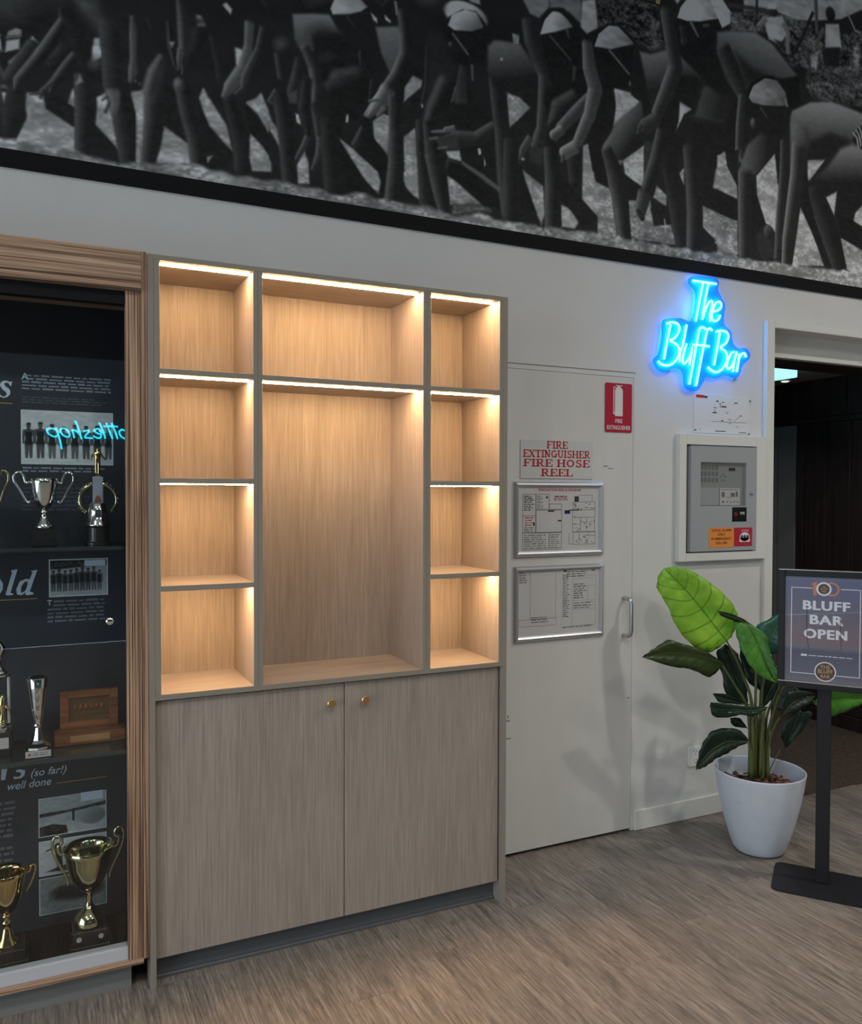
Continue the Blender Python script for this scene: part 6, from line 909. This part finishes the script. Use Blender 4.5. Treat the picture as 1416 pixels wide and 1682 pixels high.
pm_ = mat('sunset_print', (.2, .2, .25), .3); t = NT(pm_); tc = t.n('ShaderNodeTexCoord'); sp = t.n('ShaderNodeSeparateXYZ'); t.l(tc.outputs['Generated'], sp.inputs[0])
t.l(t.ramp(sp.outputs[2], [(0, srgb(128, 122, 130)), (.07, srgb(104, 105, 128)), (.30, srgb(86, 92, 116)), (.34, srgb(124, 118, 132)), (.40, srgb(134, 112, 124)), (.55, srgb(122, 114, 130)), (.75, srgb(108, 108, 136)), (.95, srgb(104, 108, 148)), (1, srgb(128, 132, 160))]), t.b.inputs['Base Color'])
po_ = build('poster', B(-.148, .148, -.032, -.028, fz0+.024, fz1-.024), pm_, ps); yp = -.0322
wp = mat('poster_white', srgb(236, 238, 250), .5)
# all poster artwork is laid out in the sheet's own metres: u across, v up
pu = lambda a: -.148+(a-(-8))*(.296/1060)      # traced sheet units
pvz = lambda b: (fz1-.025)-(b-125)*(.422/1375)
bm = nb()
for (a, b, c, d) in ((80, 262, 345, 270), (690, 276, 960, 284), (80, 1372, 400, 1381), (680, 1404, 985, 1412)): pass
bx0, bx1, bz0, bz1 = -.124, .124, pvz(1392), pvz(268)
for (a, b, c, d) in ((bx0, bx0+.003, bz0, bz1), (bx1-.003, bx1, bz0, bz1), (bx0, -.046, bz1-.003, bz1), (.054, bx1, bz1-.003, bz1), (bx0, -.037, bz0, bz0+.003), (.041, bx1, bz0, bz0+.003)): box(bm, a, b, yp-.0003, yp, c, d)
build('border_line', bm, wp, po_)
for i, s in enumerate(('BLUFF', 'BAR', 'OPEN')):
    bm = nb(); [text(bm, s, .002+dx, (1.106, 1.0495, .993)[i], yp-dy, .051, bold=.022, sx=(1.13, 1.2, 1.1)[i], spacing=1.12) for dx, dy in ((-.0013, 0), (0, .00005), (.0013, .0001))]; build('lettering', bm, wp, po_)
og = mat('logo_orange', srgb(214, 138, 98), .5); br = mat('logo_brown', srgb(86, 66, 50), .5); tn = mat('logo_tan', srgb(196, 164, 128), .5)
zc_ = 1.190
bm = nb(); prism(bm, [(-.044, 1.163), (-.032, 1.163), (-.032, 1.217), (-.041, 1.217), (-.050, 1.208), (-.050, 1.203), (-.044, 1.205)], yp-.0004, yp); build('logo_digit', bm, og, po_)
bm = nb(); ring(bm, .022, zc_, .021, .0275, yp-.0005, yp, 32); build('logo_digit', bm, og, po_)
bm = nb(); ring(bm, -.006, zc_, .0205, .0275, yp-.0012, yp, 32); build('logo_digit', bm, wp, po_)
bm = nb(); prism(bm, disc(-.006, zc_, .020, 28), yp-.0010, yp); lb = build('logo_badge', bm, br, po_)
bm = nb(); text(bm, 'THE', -.006, zc_+.0045, yp-.0012, .0085, bold=.01); text(bm, 'BLUFF', -.006, zc_-.004, yp-.0012, .0095, bold=.01); text(bm, 'BAR', -.006, zc_-.0125, yp-.0012, .0085, bold=.01); build('badge_lettering', bm, tn, po_)
bm = nb(); zr = .862; ring(bm, .002, zr, .0345, .039, yp-.0006, yp, 40); build('badge_ring', bm, wp, po_)
bm = nb(); prism(bm, disc(.002, zr, .0347, 36), yp-.0004, yp); build('logo_badge', bm, br, po_)
bm = nb(); text(bm, 'THE', .002, zr+.0125, yp-.0006, .0185, bold=.012, sx=1.05); text(bm, 'BLUFF', .002, zr-.006, yp-.0006, .0215, bold=.016, sx=.92); text(bm, 'BAR', .002, zr-.0245, yp-.0006, .0185, bold=.012, sx=1.0); build('badge_lettering', bm, tn, po_)
bm = nb(); box(bm, -.086, -.064, yp-.0003, yp, .919, .927); build('footer_mark', bm, wp, po_)
greek('footer_text', -.058, .098, .9200, .9255, 1, wp, 0, .6, y=yp, par=po_, word=.02)
bm = nb(); tube(bm, spline([(-.066, yp, 1.11), (-.066, yp, 1.04), (-.064, yp, .99), (-.058, yp, .95)], 3), .0016, n=4); tube(bm, spline([(.052, yp, 1.08), (.056, yp, 1.0), (.058, yp, .955)], 3), .0014, n=4); build('printed_palms', bm, mat('palm_print', srgb(64, 58, 70), .6), po_)
build('cover_sheet', B(-.147, .147, -.0385, -.0378, fz0+.026, fz1-.026), M['glass'], ps)
bpy.context.view_layer.update()
